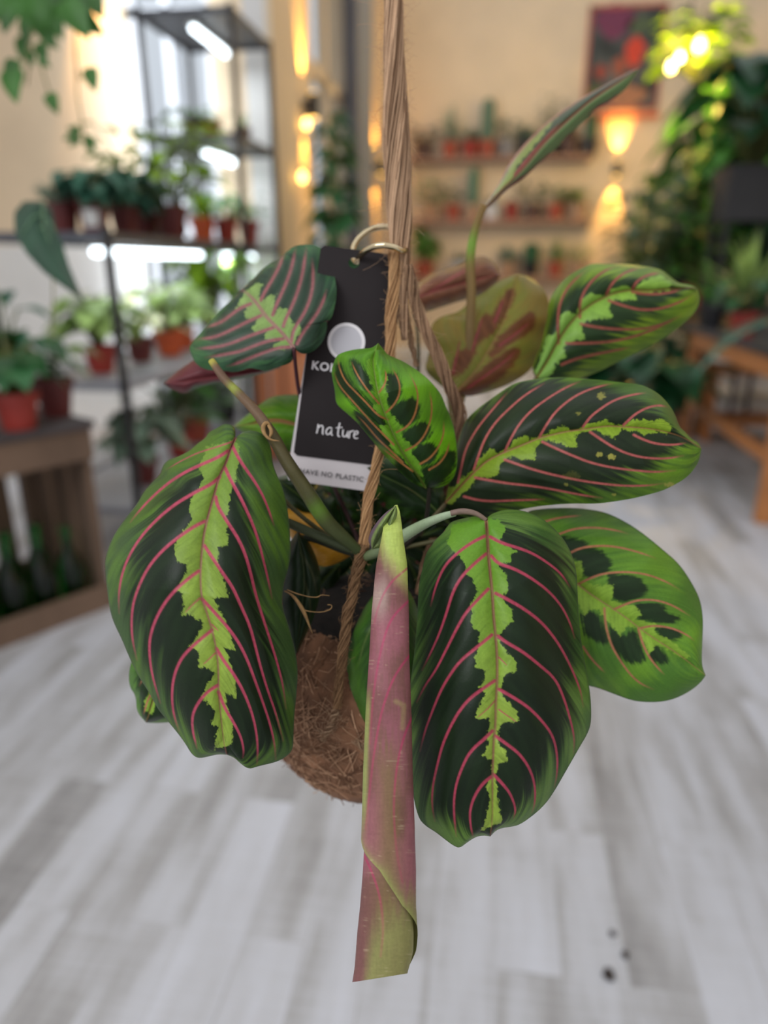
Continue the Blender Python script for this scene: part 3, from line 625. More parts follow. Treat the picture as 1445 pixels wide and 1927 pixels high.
def leaf_material(name, rough=.40, trans=.16, spec=.22):
    m = bpy.data.materials.new(name); m.use_nodes = True; nt = m.node_tree; N = nt.nodes; L = nt.links; b = N['Principled BSDF']
    a = N.new('ShaderNodeVertexColor'); a.layer_name = 'Col'; t = N.new('ShaderNodeTexCoord')
    nz = N.new('ShaderNodeTexNoise'); nz.inputs['Scale'].default_value = 900; nz.inputs['Detail'].default_value = 2; L.new(t.outputs['Object'], nz.inputs['Vector'])
    mr = N.new('ShaderNodeMapRange'); mr.inputs[3].default_value = .86; mr.inputs[4].default_value = 1.14; L.new(nz.outputs['Fac'], mr.inputs[0])
    mx = N.new('ShaderNodeVectorMath'); mx.operation = 'SCALE'; L.new(a.outputs[0], mx.inputs[0]); L.new(mr.outputs[0], mx.inputs['Scale'])
    L.new(mx.outputs[0], b.inputs['Base Color']); b.inputs['Roughness'].default_value = rough; b.inputs['Specular IOR Level'].default_value = spec
    bp = N.new('ShaderNodeBump'); bp.inputs['Strength'].default_value = .12; bp.inputs['Distance'].default_value = .0004; L.new(nz.outputs['Fac'], bp.inputs['Height']); L.new(bp.outputs[0], b.inputs['Normal'])
    tr = N.new('ShaderNodeBsdfTranslucent'); L.new(mx.outputs[0], tr.inputs[0]); ms = N.new('ShaderNodeMixShader'); ms.inputs[0].default_value = trans
    L.new(b.outputs[0], ms.inputs[1]); L.new(tr.outputs[0], ms.inputs[2]); L.new(ms.outputs[0], N['Material Output'].inputs[0]); return m
LM = leaf_material('prayer_leaf')
UNDER = dict(dark=(112, 62, 66), light=(150, 130, 90), mid=(120, 60, 66), vein=(176, 78, 100), edge=(110, 90, 60))
plant_root = empty('prayer_plant', at(700, 1290, .41), 'large hanging prayer plant in the foreground, striped leaves with pink veins, coir root ball', 'houseplant')
PI_ = Matrix.Translation(-Vector(plant_root.location))
def pp(o, label=None, parent=None):
    o.parent = parent or plant_root
    o.matrix_parent_inverse = PI_ if parent is None else Matrix()
    if label: o['label'] = label
    return o
def leaf(mid, left, right, veins, light, pal, dm=(.3, .3), el=(.01, .01), er=(.01, .01), darks=None, thr=(.72, .72), bulge=.004, pill=.0012, vw=(5.5, 2.2), mw=(5, 2.5),
         NU=300, NV=110, seed=1, wave=.002, soft=1.4, flip=False, label=None, thin=(), vfade=.18, halo=None, extra=None, streakk=.35, both=None, jag=2.0, streakmix=.4, dgrow=0):
    M = res(chaikin(mid), NU); Lf = res(chaikin(left), NU); Rt = res(chaikin(right), NU)
    tv = np.concatenate([-np.linspace(1, 0, NV)**.9, np.linspace(0, 1, NV)[1:]**.9]); nv = len(tv)
    u = np.linspace(0, 1, NU)
    T_ = np.abs(tv)[None, :, None]
    P = np.where(tv[None, :, None] < 0, M[:, None]*(1-T_)+Lf[:, None]*T_, M[:, None]*(1-T_)+Rt[:, None]*T_).reshape(-1, 2)
    U = np.repeat(u, nv); T = np.tile(tv, NU); A_ = np.abs(T)
    itp = lambda arr: np.interp(U, np.linspace(0, 1, len(arr)), arr)
    D = itp(dm)+np.where(T < 0, itp(el), itp(er))*A_**1.6-bulge*4*A_*(1-A_)*np.sin(np.pi*np.clip(U*1.05, 0, 1))**.5
    D = D+wave*A_**2*np.sin(U*17+seed*2+np.sign(T)*1.3)+wave*.7*A_**3*np.sin(U*41+seed)
    # veins
    vd = np.full(len(P), 1e9); vm = np.zeros(len(P))
    for k, v in enumerate(veins):
        v = chaikin(v); d, a_ = dseg(P, v); th = .45 if k in thin else 1
        wv = (vw[0]*(1-a_)+vw[1]*a_)/2*th; m_ = 1-sst(wv*.55, wv*1.25+.6, d); m_ = m_*(1-sst(1-vfade, 1.0, a_)*.85)
        vm = np.maximum(vm, m_*(0.8 if th < 1 else 1)); vd = np.minimum(vd, d+sst(.8, 1, a_)*14+(8 if th < 1 else 0))
    d, a_ = dseg(P, chaikin(mid)); wv = (mw[0]*(1-a_)+mw[1]*a_)/2; mmask = 1-sst(wv*.5, wv*1.3+.6, d)
    D = D-pill*.75*(1-np.exp(-(np.minimum(vd, d*1.0+5)/13.0)**1.3))*np.clip(6*(1-A_), 0, 1)
    V = atv(P, D)
    # colour: dark lobes, light central blaze, green margin with streaks that follow the veins
    C_ = U-streakk*A_**1.3
    st1 = vnoise(C_*150+T*3, A_*3+seed*7, seed); st2 = vnoise(C_*46, A_*5+3+np.sign(T), seed+3); st3 = vnoise(C_*320, A_*2, seed+5)
    lo = vnoise(P[:, 0]/60., P[:, 1]/60., seed+9)
    mid_c = lc(pal['mid']); bright = lc(pal.get('bright', pal['mid'])); dark = lc(pal['dark']); light_c = lc(pal['light']); vein = lc(pal['vein'])
    bm_ = sst(.3, .75, lo*(1-streakmix)+st2*streakmix)[:, None]
    base = mid_c*(1-bm_)+bright*bm_
    base = base*(1+.16*(st3-.5))[:, None]*(1+.16*(st1-.5))[:, None]
    jit = jag*(vnoise(P[:, 0]/2.2, P[:, 1]/2.2, seed+21)-.5)*2+jag*1.3*(vnoise(P[:, 0]/6., P[:, 1]/6., seed+22)-.5)*2
    if darks is None:
        th = np.where(T < 0, thr[0], thr[1]) if np.isscalar(thr[0]) else np.where(T < 0, itp(thr[0]), itp(thr[1]))
        q = A_+(st2-.5)*.20+(st1-.5)*.14; dk = (1-sst(th-.14, th+.16, q))*.97
    else:
        dk = np.zeros(len(P))
        for pz in darks: dk = np.maximum(dk, 1-sst(-4.0, 5.0, sdist(P, chaikin(pz))+jit*.6+(st1-.5)*7-2-dgrow))
    col_ = base*(1-dk[:, None])+(dark*(1+.5*(st2-.5)+.3*(lo-.5))[:, None])*dk[:, None]
    if light is not None:
        lm = 1-sst(-soft, soft, sdist(P, light)+jit); lt = light_c*(1+.22*(vnoise(P[:, 0]/9., P[:, 1]/14., seed+2)-.5)+.26*(st1-.5)-.22*(vnoise(C_*95, A_*3, seed+30) > .72)*sst(.04, .12, A_))[:, None]
        if 'light2' in pal:
            g_ = np.clip(U*1.6, 0, 1)[:, None]; lt = lt*g_+lc(pal['light2'])*(1-g_)
        col_ = col_*(1-lm[:, None])+lt*lm[:, None]
    if halo:
        hm = np.exp(-(np.minimum(vd, 60)/halo[1])**1.5)[:, None]*halo[2]; col_ = col_*(1-hm)+lc(halo[0])*hm
    vc = vein*(1+.3*(vnoise(P[:, 0]/4., P[:, 1]/4., seed+4)-.5))[:, None]
    vmm = vm[:, None]*.95; col_ = col_*(1-vmm)+vc*vmm
    mc = lc(pal.get('rib', pal['vein'])); mmm = (mmask*(1-.6*sst(.75, 1, a_)))[:, None]*.9; col_ = col_*(1-mmm)+mc*mmm
    em = sst(.975, .995, A_)[:, None]*.6; col_ = col_*(1-em)+lc(pal['edge'])*em
    if extra is not None: col_ = extra(P, U, T, col_)
    col_ = np.clip(col_, 0.0005, 1)
    # under surface: a second, coarser sheet that meets the upper one at the rim
    idx = np.arange(NU*nv).reshape(NU, nv)
    f1 = np.stack([idx[:-1, :-1], idx[1:, :-1], idx[1:, 1:], idx[:-1, 1:]], -1).reshape(-1, 4)
    su = np.unique(np.r_[np.arange(0, NU, 3), NU-1]); sv = np.unique(np.r_[np.arange(0, nv, 3), nv-1]); sub = idx[np.ix_(su, sv)]
    Vb = V[sub.ravel()]; back = RM@np.array([0, 0, -1.0]); rim = np.minimum(np.clip((1-A_[sub.ravel()])*12, 0, 1), np.clip(np.minimum(U, 1-U)[sub.ravel()]*40, 0, 1))
    Vb = Vb+back[None]*(rim*.0009+.00002)[:, None]
    un = both or (UNDER if not flip else dict(mid=(58, 92, 40), vein=(176, 90, 90)))
    cb = np.repeat(lc(un['mid'])[None], len(Vb), 0)*(1+.3*(lo[sub.ravel()]-.5))[:, None]; vb = vm[sub.ravel()][:, None]*.7; cb = cb*(1-vb)+lc(un['vein'])*vb
    n0 = len(V); i2 = n0+np.arange(len(su)*len(sv)).reshape(len(su), len(sv))
    f2 = np.stack([i2[:-1, :-1], i2[:-1, 1:], i2[1:, 1:], i2[1:, :-1]], -1).reshape(-1, 4)
    # the leaf faces the camera with its first sheet
    a0, b0, c0 = V[idx[NU//2, nv//2]], V[idx[NU//2+4, nv//2]], V[idx[NU//2, nv//2+4]]
    if np.dot(np.cross(b0-a0, c0-a0), RM@np.array([0, 0, 1.0])) < 0: f1 = f1[:, ::-1]; f2 = f2[:, ::-1]
    o = npmesh('leaf', np.vstack([V, Vb]), np.vstack([f1, f2]), LM, np.vstack([col_, cb])); pp(o, label); return o

GREEN = dict(dark=(22, 36, 20), light=(142, 168, 66), light2=(114, 146, 60), mid=(64, 90, 48), bright=(84, 118, 42), vein=(186, 74, 98), rib=(150, 92, 88), edge=(74, 84, 66))
o1, s1_ = (180, 780), 2.834
V1 = ["730 145 640 175 540 205 450 250 375 295", "705 195 650 230 560 268 470 310 380 370 290 450 210 540 185 575", "660 335 620 370 520 420 420 480 330 555 250 640 190 730 145 830 122 950 125 1060",
 "580 570 520 600 440 655 360 720 290 800 240 890 200 1000 190 1100 195 1200 220 1310", "550 835 500 870 430 930 370 1000 320 1090 290 1180 285 1270 300 1390 345 1540", "555 980 510 1020 475 1060",
 "620 1150 570 1190 500 1250 450 1310 415 1400 405 1500 415 1600 445 1690", "640 1270 600 1310 570 1335", "650 1445 600 1475 550 1530 515 1600 515 1680 540 1780",
 "730 170 760 230 800 290 850 360 890 430 920 500 950 590", "690 285 720 350 760 420 800 500 840 590 870 680 895 780 920 880 940 980", "640 440 650 490 700 570 760 660 800 750 830 860 850 950 890 1080 930 1200 970 1330 1000 1450 1015 1570",
 "580 700 620 760 680 850 730 920 770 1010 820 1120 850 1230 880 1350 920 1480 960 1590 1000 1740", "568 985 620 1040 700 1130 760 1210 810 1310 850 1420 890 1530 930 1650 955 1760 960 1840", "620 1120 655 1155",
 "645 1250 680 1310 740 1390 790 1480 830 1580 855 1680 865 1780 860 1865", "655 1480 690 1570 740 1650 775 1720 790 1790 785 1830"]
leaf(PL("745 125 720 180 695 260 655 340 632 430 605 520 580 620 570 700 560 800 558 900 565 980 590 1050 615 1130 635 1210 650 1300 655 1390 655 1480 665 1580 675 1680 685 1760 700 1815", o1, s1_),
     PL("745 125 745 70 715 50 680 50 640 75 600 95 585 125 535 160 505 190 440 225 385 240 355 275 345 320 300 360 250 420 220 480 165 545 110 620 75 690 50 770 50 830 60 930 75 1040 95 1110 140 1200 185 1310 230 1400 290 1490 330 1570 380 1630 430 1690 475 1750 510 1810 545 1835 600 1825 650 1812 700 1815", o1, s1_),
     PL("745 125 770 100 810 85 860 90 900 110 925 150 940 200 942 250 960 310 990 370 1010 430 1025 520 1035 600 1038 680 1040 760 1025 830 1005 900 995 970 997 1030 1020 1100 1045 1180 1065 1260 1075 1330 1078 1400 1070 1500 1060 1600 1055 1700 1053 1790 1010 1830 960 1855 870 1875 815 1893 770 1860 740 1830 700 1815", o1, s1_),
     [PL(v, o1, s1_) for v in V1],
     PL("590 170 555 290 580 340 555 380 505 450 495 510 510 555 490 590 420 690 430 780 485 805 490 830 430 935 465 960 470 1030 460 1075 490 1065 575 1110 560 1150 500 1240 550 1255 550 1350 600 1350 635 1385 600 1440 560 1500 600 1545 635 1580 620 1650 655 1670 640 1720 640 1790 725 1760 735 1650 700 1560 690 1485 745 1510 745 1420 720 1330 685 1245 745 1255 720 1180 680 1080 625 980 710 975 690 900 655 810 655 705 705 700 705 640 700 560 715 440 745 360 755 290 770 200 742 140 690 150", o1, s1_),
     GREEN, dm=(.328, .312, .300, .300, .308), el=(.006, .030, .034, .026, .008), er=(.004, .020, .026, .020, .006), thr=((.12, .64, .76, .78, .66), (.12, .56, .68, .82, .78)), bulge=.006, pill=.0016, thin=(0, 5, 7, 14), seed=3, wave=.0022, NU=360, NV=120, vw=(6.8, 3),
     label='large arching leaf at the left with a lime zigzag centre')
o2, s2_ = (760, 940), 2.4914
V2 = ["378 172 320 200 250 250 190 310 150 400 125 500", "385 255 330 300 270 360 230 430 200 530 170 620 130 710 85 800", "395 420 350 465 290 530 250 600 200 700 150 800 100 870 60 950",
 "412 635 370 670 320 710 260 760 210 830 170 900 130 1000 100 1080 75 1180", "425 850 380 880 310 930 260 990 220 1060 180 1150 155 1250 135 1340 130 1430 145 1510", "430 940 390 985 340 1025",
 "415 1085 380 1120 310 1180 270 1260 240 1350 232 1450 245 1580", "410 1300 370 1330 330 1390 308 1460 312 1530 325 1585",
 "405 175 460 205 530 225 600 250 680 300 740 350 778 410", "410 265 440 300 520 325 600 370 680 430 740 500 780 580 800 650", "430 440 480 465 560 510 640 570 700 640 745 710 790 800 830 900 840 970",
 "440 640 480 670 560 715 640 780 710 840 750 930 780 1030 800 1120 795 1190", "445 740 485 780", "445 890 500 920 580 970 650 1040 700 1110 720 1200 718 1290 705 1350", "445 985 480 1010 530 1045",
 "430 1110 480 1145 540 1190 590 1260 615 1340 615 1420 600 1470", "420 1290 460 1330 500 1380 525 1450 515 1495"]
leaf(PL("385 95 390 150 395 250 405 350 415 450 420 550 430 640 437 740 437 860 430 960 430 1050 420 1140 418 1230 415 1300 415 1400 415 1500 405 1580", o2, s2_),
     PL("385 95 375 78 345 76 300 83 250 95 220 105 200 130 185 155 145 190 130 215 110 240 95 280 85 330 70 390 65 500 58 620 45 750 25 900 15 1050 20 1200 35 1350 65 1490 100 1530 150 1560 200 1600 235 1625 262 1635 300 1605 340 1580 375 1575 405 1580", o2, s2_),
     PL("385 95 398 75 440 55 490 45 550 50 600 65 650 90 700 130 750 185 790 260 810 340 815 450 820 560 830 660 850 770 868 870 878 960 878 1050 860 1100 830 1150 790 1220 750 1290 710 1360 670 1420 620 1470 545 1525 500 1535 460 1540 430 1552 405 1580", o2, s2_),
     [PL(v, o2, s2_) for v in V2],
     PL("345 78 230 120 200 210 240 250 280 290 290 350 320 375 345 430 310 490 325 530 313 560 320 600 355 625 350 690 330 740 335 790 385 800 385 830 350 880 390 905 350 970 335 1030 400 1025 400 1060 385 1120 395 1140 370 1200 415 1225 410 1290 390 1350 400 1400 390 1460 385 1500 350 1560 460 1510 440 1420 440 1370 430 1290 440 1240 485 1230 480 1180 440 1140 445 1060 480 1040 535 1040 535 1000 490 950 450 900 465 830 525 800 525 765 485 720 440 650 475 600 515 570 510 520 455 460 490 430 480 350 440 310 500 290 500 260 530 240 450 200 470 160 480 120 420 90", o2, s2_),
     dict(GREEN, dark=(20, 34, 20), mid=(62, 96, 44), bright=(96, 130, 56), vein=(176, 66, 88), rib=(140, 92, 76), light2=(94, 146, 40), edge=(66, 84, 54)),
     dm=(.318, .303, .297, .296, .303), el=(.008, .020, .026, .022, .006), er=(.008, .022, .030, .022, .006), thr=((.45, .84, .94, .86, .62), (.4, .9, .9, .76, .56)), bulge=.007, pill=.0014, thin=(5, 12, 14), seed=5, wave=.0016, NU=360, NV=130, vw=(6.5, 2.6), mw=(6.5, 3), label='broad leaf hanging at the centre right, facing the viewer')
V3 = ["660 190 720 165 800 135 900 130 1000 145 1050 160", "770 255 830 225 930 215 1020 225 1110 250 1180 275", "820 395 870 370 940 345 1040 338 1140 350 1230 385 1290 420", "985 515 1040 490 1100 470 1180 470 1260 495 1340 545",
 "1100 605 1170 590 1250 600 1320 630 1360 660", "640 110 720 85 830 75", "940 510 945 590 970 680 1010 750 1060 820 1110 865 1170 890", "1100 610 1120 680 1150 740 1190 790 1220 820", "840 690 880 750 940 810"]
D3 = ["720 175 830 190 870 230 930 240 980 320 900 370 840 360 840 300 790 270", "960 350 1090 360 1150 420 1100 460 1000 480 970 440", "1090 490 1200 490 1240 540 1300 560 1240 580 1150 570 1090 550", "1180 610 1250 600 1310 630 1280 655 1220 655",
 "830 540 900 520 930 600 960 680 900 660 850 630", "970 600 1020 650 1080 610 1110 700 1130 750 1100 770 1030 750 980 690", "1150 690 1190 690 1250 760 1200 770 1150 740"]
BR = dict(dark=(30, 50, 24), light=(134, 170, 58), mid=(76, 118, 42), bright=(104, 148, 44), vein=(176, 112, 84), rib=(150, 116, 76), edge=(50, 84, 36))
leaf(PL("560 200 650 280 740 350 820 400 870 440 930 480 985 515 1050 560 1100 600 1170 650 1250 700 1320 750 1415 825", o2, s2_),
     PL("560 200 540 120 570 60 620 45 750 38 850 42 950 60 1050 110 1130 165 1220 240 1290 300 1350 390 1390 470 1403 560 1400 650 1396 750 1400 790 1415 825", o2, s2_),
     PL("560 200 570 300 620 500 700 700 800 830 865 875 900 880 980 910 1060 940 1120 950 1200 950 1270 935 1340 900 1390 860 1415 825", o2, s2_),
     [PL(v, o2, s2_) for v in V3], PL("790 290 830 290 840 340 820 385 900 400 980 400 975 470 1010 480 1100 505 1110 535 1080 565 1140 570 1180 580 1170 620 1240 655 1350 740 1300 740 1240 700 1180 680 1150 730 1120 650 1090 600 1040 600 1015 640 980 600 940 560 910 520 870 520 850 550 820 500 770 400", o2, s2_),
     BR, dm=(.352, .345, .340, .338), el=(.012, .018, .014, .004), er=(.010, .012, .012, .004), darks=[PL(v, o2, s2_) for v in D3], seed=8, bulge=.006, pill=.001, vw=(4.2, 2.6), mw=(4, 2), NU=220, NV=100, streakmix=.25, label='bright green leaf at the lower right')
o4, s4_ = (800, 680), 2.676
def spots4(P, U, T, c):
    for x, y, rx, ry, a in ((1132, 745, 8, 7, .6), (1127, 855, 6, 5, .7), (1150, 860, 8, 6, .8), (1260, 912, 11, 5, .8), (1089, 778, 5, 4, .4), (1065, 912, 4, 4, .4), (1155, 931, 4, 3, .5), (1075, 895, 18, 8, .12)):
        d = ((P[:, 0]-x)/rx)**2+((P[:, 1]-y)/ry)**2+1.4*(vnoise(P[:, 0]/3., P[:, 1]/3., 7)-.5); k_ = (1-sst(.4, 1.3, d))[:, None]*a; c = c*(1-k_)+lc((168, 164, 74))*k_
    return c
V4 = ["165 610 180 540 200 450 240 370 290 300 350 230 410 160", "245 545 270 470 300 390 350 310 420 240 500 170 600 110", "400 455 430 390 470 320 530 250 610 190 700 135 780 100", "575 380 610 320 650 260 710 205 780 160 860 130 940 112",
 "795 330 830 280 880 240 950 195 1030 170 1110 158", "1000 320 1050 270 1110 235 1170 220 1220 228", "250 585 330 600 420 615 520 625 620 640 720 660 800 675 890 688", "400 495 470 520 560 550 660 575 780 600 900 618 1020 628 1130 625 1200 615",
 "590 405 650 435 730 470 830 510 940 535 1060 550 1160 558 1260 550", "830 355 880 390 950 435 1030 470 1120 488 1220 490 1300 475", "1050 370 1100 395 1160 415 1240 422 1310 412", "195 680 260 698 340 705 430 700 520 698 600 695"]
leaf(PL("95 720 150 660 200 605 250 555 310 500 390 460 480 425 575 385 640 370 700 355 780 345 850 335 920 325 1000 330 1100 335 1200 350 1300 380 1392 440", o4, s4_),
     PL("95 720 110 660 130 570 150 450 175 370 200 300 260 240 330 190 400 140 460 105 560 88 680 78 800 88 900 95 1000 108 1080 115 1140 140 1190 175 1230 220 1260 270 1280 330 1310 355 1340 390 1375 408 1392 440", o4, s4_),
     PL("95 720 110 755 200 785 280 795 350 785 480 745 600 725 750 715 860 718 960 705 1050 690 1130 670 1200 650 1260 620 1310 590 1350 550 1380 500 1392 440", o4, s4_),
     [PL(v, o4, s4_) for v in V4], PL("100 700 80 660 110 620 150 640 170 590 240 560 270 490 330 440 370 460 410 440 450 400 500 372 540 395 590 375 640 345 700 320 740 350 790 330 840 310 910 290 950 320 1000 315 1050 290 1130 300 1190 290 1230 310 1240 340 1220 370 1160 355 1110 370 1050 350 990 345 955 385 900 370 850 345 780 360 755 370 765 435 700 425 640 400 590 400 550 440 550 495 490 495 430 480 380 510 370 575 320 585 260 580 240 620 180 670 130 720", o4, s4_),
     dict(GREEN, dark=(28, 40, 24), light=(134, 164, 44), light2=(124, 148, 46), mid=(70, 102, 36), bright=(104, 142, 36), vein=(178, 92, 88), rib=(154, 112, 74), edge=(92, 128, 52)),
     dm=(.362, .345, .335, .330, .335), el=(.010, .022, .026, .020, .006), er=(.006, .006, .004, .004, .004), thr=((.95, .98, .98, .92, .55, .1), (.95, .95, .92, .82, .55, .1)), seed=12, bulge=.006, pill=.0014, vw=(4.6, 3.2), mw=(4.5, 2), NU=320, NV=100, vfade=.15, extra=spots4, label='dark horizontal leaf reaching right')
o5, s5_ = (500, 430), 3.6125
V5 = ["770 1190 700 1110 650 1040 610 970 585 910", "830 1300 760 1270 690 1190 610 1110 540 1040 500 950 490 880", "870 1470 800 1400 720 1320 650 1240 570 1150 500 1070 465 980", "930 1590 850 1510 760 1430 680 1330 620 1270", "1000 1650 900 1580 800 1500",
 "770 1115 810 1060 820 1000 810 960", "820 1250 880 1190 915 1110 905 1030 860 950", "890 1385 960 1350 1010 1280 1035 1180 1030 1090 980 990", "950 1510 1030 1470 1090 1390 1125 1290 1130 1200 1115 1110", "1050 1600 1120 1560 1180 1480 1210 1400 1210 1310", "1110 1640 1180 1600 1230 1530 1250 1450"]
D5 = ["600 910 640 960 700 1030 715 1070 700 1095 660 1050 620 980", "500 940 560 1060 640 1140 720 1220 780 1290 825 1335 780 1335 700 1265 610 1170 520 1080 490 1000", "620 1255 700 1300 780 1380 840 1460 860 1490 790 1450 720 1400 660 1330",
 "840 1005 885 1005 905 1100 870 1180 840 1200 830 1110", "865 1240 930 1180 1020 1170 1025 1270 960 1340 905 1310", "940 1400 1030 1340 1090 1330 1110 1390 1040 1460 990 1480 960 1440", "1000 1520 1080 1470 1160 1500 1130 1570 1060 1600", "900 1560 1000 1640 1060 1720 1000 1710 900 1620", "1080 1650 1180 1600 1270 1500 1280 1600 1200 1720 1100 1760"]
leaf(PL("1090 1770 1030 1670 970 1590 900 1470 850 1360 810 1260 775 1160 755 1080 740 990 725 900 745 830 765 778", o5, s5_),
     PL("1090 1770 1010 1740 950 1690 880 1620 800 1540 730 1450 650 1350 580 1280 500 1215 475 1180 470 1100 455 1030 445 960 470 890 490 855 560 830 650 815 710 815 740 800 765 778", o5, s5_),
     PL("1090 1770 1160 1770 1240 1740 1290 1680 1305 1580 1300 1480 1285 1380 1260 1290 1220 1200 1195 1130 1140 1060 1080 1000 1010 950 930 900 870 875 828 858 800 820 765 778", o5, s5_),
     [PL(v, o5, s5_) for v in V5], PL("680 940 700 1010 720 1060 760 1180 735 1200 740 1240 800 1290 825 1340 775 1340 790 1390 850 1450 840 1480 900 1530 960 1600 1020 1660 1070 1690 1060 1640 1050 1590 990 1540 980 1480 970 1440 920 1430 930 1350 900 1310 840 1250 830 1180 835 1130 820 1090 825 1010 790 1070 770 1070 750 980 745 890 700 880", o5, s5_),
     dict(dark=(26, 50, 16), light=(108, 158, 42), mid=(72, 118, 28), bright=(108, 172, 26), vein=(164, 108, 62), rib=(132, 150, 70), edge=(84, 128, 60)),  # bright tone puts the backlit glow of this blade into its colour
     dm=(.345, .332, .322, .328), el=(.004, .016, .022, .006), er=(.004, .022, .026, .008), darks=[PL(v, o5, s5_) for v in D5], seed=15, bulge=.008, pill=.0012, vw=(3.6, 2.4), mw=(3.5, 2), NU=260, NV=100, streakmix=.12, dgrow=4, label='small bright leaf cupped in front of the card')
o6, s6_ = (340, 440), 4.25
V6 = ["885 860 895 790 930 720 980 650 1030 540 1055 430 1060 320 1050 200", "820 740 840 680 880 600 930 480 970 340 990 220 1005 110", "735 650 760 580 800 490 850 380 890 260 920 110", "640 530 680 450 730 370 790 260 825 150", "930 880 970 800 1030 720 1090 640 1140 540 1165 450",
 "870 905 780 910 680 945 560 990 440 1040 370 1060", "820 840 720 850 600 890 480 940 350 965 200 990", "740 750 650 780 540 820 420 870 300 905 120 920", "640 655 560 690 460 740 340 800 240 835 130 840", "560 560 480 590 400 650 320 710 200 750"]
leaf(PL("900 905 860 850 800 780 740 720 680 660 620 570 560 500 510 460 480 450", o6, s6_),
     PL("900 905 935 945 980 965 1040 950 1100 910 1150 840 1170 760 1170 692 1200 690 1230 600 1248 480 1240 380 1210 260 1160 160 1110 100 1060 85 980 85 910 95 850 140 800 190 720 230 640 290 580 360 520 410 480 450", o6, s6_),
     PL("900 905 905 960 895 1020 850 1045 760 1070 680 1100 620 1085 550 1070 490 1095 420 1110 350 1095 250 1095 180 1080 120 1040 90 980 65 920 80 880 140 810 200 740 280 650 350 580 420 510 480 450", o6, s6_),
     [PL(v, o6, s6_) for v in V6], PL("900 890 960 790 950 720 900 720 870 650 850 590 790 590 750 650 740 600 770 480 690 510 640 550 630 500 660 400 600 400 540 450 500 470 440 600 520 580 530 600 500 660 560 690 620 670 570 760 590 790 690 760 670 840 720 860 800 850 740 900 800 930 870 900", o6, s6_),
     dict(GREEN, dark=(42, 66, 50), light=(136, 164, 92), light2=(122, 160, 76), mid=(54, 92, 62), bright=(64, 104, 62), vein=(150, 92, 94), rib=(158, 112, 108), edge=(58, 88, 62)),
     dm=(.357, .362, .375, .390), el=(.002, .004, .010, .006), er=(.002, .006, .010, .006), thr=(.9, .82), seed=19, bulge=.004, pill=.0018, vw=(6, 5), mw=(7, 6), NU=220, NV=90, halo=((132, 112, 104), 5, .5), label='grey-green leaf at the upper left, in front of the card')
o7, s7_ = (760, 120), 2.4914
V7 = ["725 1310 720 1200 730 1120 770 1040 850 970", "825 1190 825 1110 860 1040 920 980 990 950", "950 1080 980 1020 1040 975 1100 960", "1070 1060 1090 1020 1140 990 1200 980", "740 1410 800 1385 880 1365 960 1350 1060 1330",
 "760 1310 850 1310 960 1305 1060 1285 1150 1255 1250 1210", "830 1220 900 1235 1000 1245 1120 1245 1220 1220 1300 1180", "960 1110 1030 1135 1110 1155 1200 1150 1290 1120 1350 1085", "1070 1070 1130 1080 1210 1080 1300 1060"]
leaf(PL("620 1475 680 1380 720 1300 790 1200 870 1130 950 1090 1000 1070 1070 1060 1150 1065 1250 1055 1330 1050 1375 1052", o7, s7_),
     PL("620 1475 600 1440 610 1400 650 1300 668 1200 680 1120 700 1070 760 1000 830 960 880 935 960 940 1050 938 1140 950 1210 965 1250 1000 1290 1030 1340 1035 1375 1052", o7, s7_),
     PL("620 1475 640 1490 700 1500 780 1490 900 1450 1000 1400 1100 1350 1180 1310 1260 1260 1320 1210 1370 1160 1390 1100 1375 1052", o7, s7_),
     [PL(v, o7, s7_) for v in V7], PL("600 1470 640 1380 670 1280 700 1265 730 1240 740 1170 770 1160 810 1180 830 1110 870 1080 920 1080 950 1090 980 1050 1040 1040 1080 1060 1110 1020 1200 990 1260 1030 1240 1060 1170 1075 1090 1070 1080 1085 1100 1110 1040 1110 990 1110 960 1140 975 1190 900 1200 850 1210 835 1240 850 1290 790 1300 750 1330 760 1370 710 1410 690 1460 650 1480", o7, s7_),
     dict(GREEN, dark=(30, 52, 26), light=(134, 174, 66), light2=(128, 172, 82), mid=(92, 122, 32), bright=(126, 156, 36), vein=(150, 78, 66), rib=(140, 110, 62), edge=(110, 138, 50)),
     dm=(.41, .40, .395, .40), el=(.006, .016, .018, .006), er=(.004, .012, .014, .006), thr=((.9, .8, .62, .45, .1), (.95, .8, .66, .5, .1)), seed=23, bulge=.007, pill=.0015, vw=(5, 4), mw=(4.5, 3), NU=220, NV=90, label='green leaf at the upper right')
BRN = dict(dark=(106, 64, 36), light=(140, 120, 66), mid=(136, 116, 48), bright=(124, 124, 50), vein=(146, 62, 66), rib=(150, 110, 70), edge=(110, 90, 50))
V8 = ["230 1450 245 1380 265 1290", "320 1340 345 1260 370 1180", "425 1210 450 1150 465 1100", "300 1520 400 1450 480 1390 530 1340", "450 1320 520 1270 590 1210"]
D8 = ["240 1430 260 1370 320 1330 370 1210 380 1190 410 1200 400 1260 340 1290 300 1400 240 1450", "400 1250 440 1170 500 1060 505 1100 445 1190 420 1240", "270 1540 400 1420 520 1335 530 1360 480 1430 400 1490 320 1545", "460 1290 540 1220 605 1175 600 1230 500 1300 410 1365"]
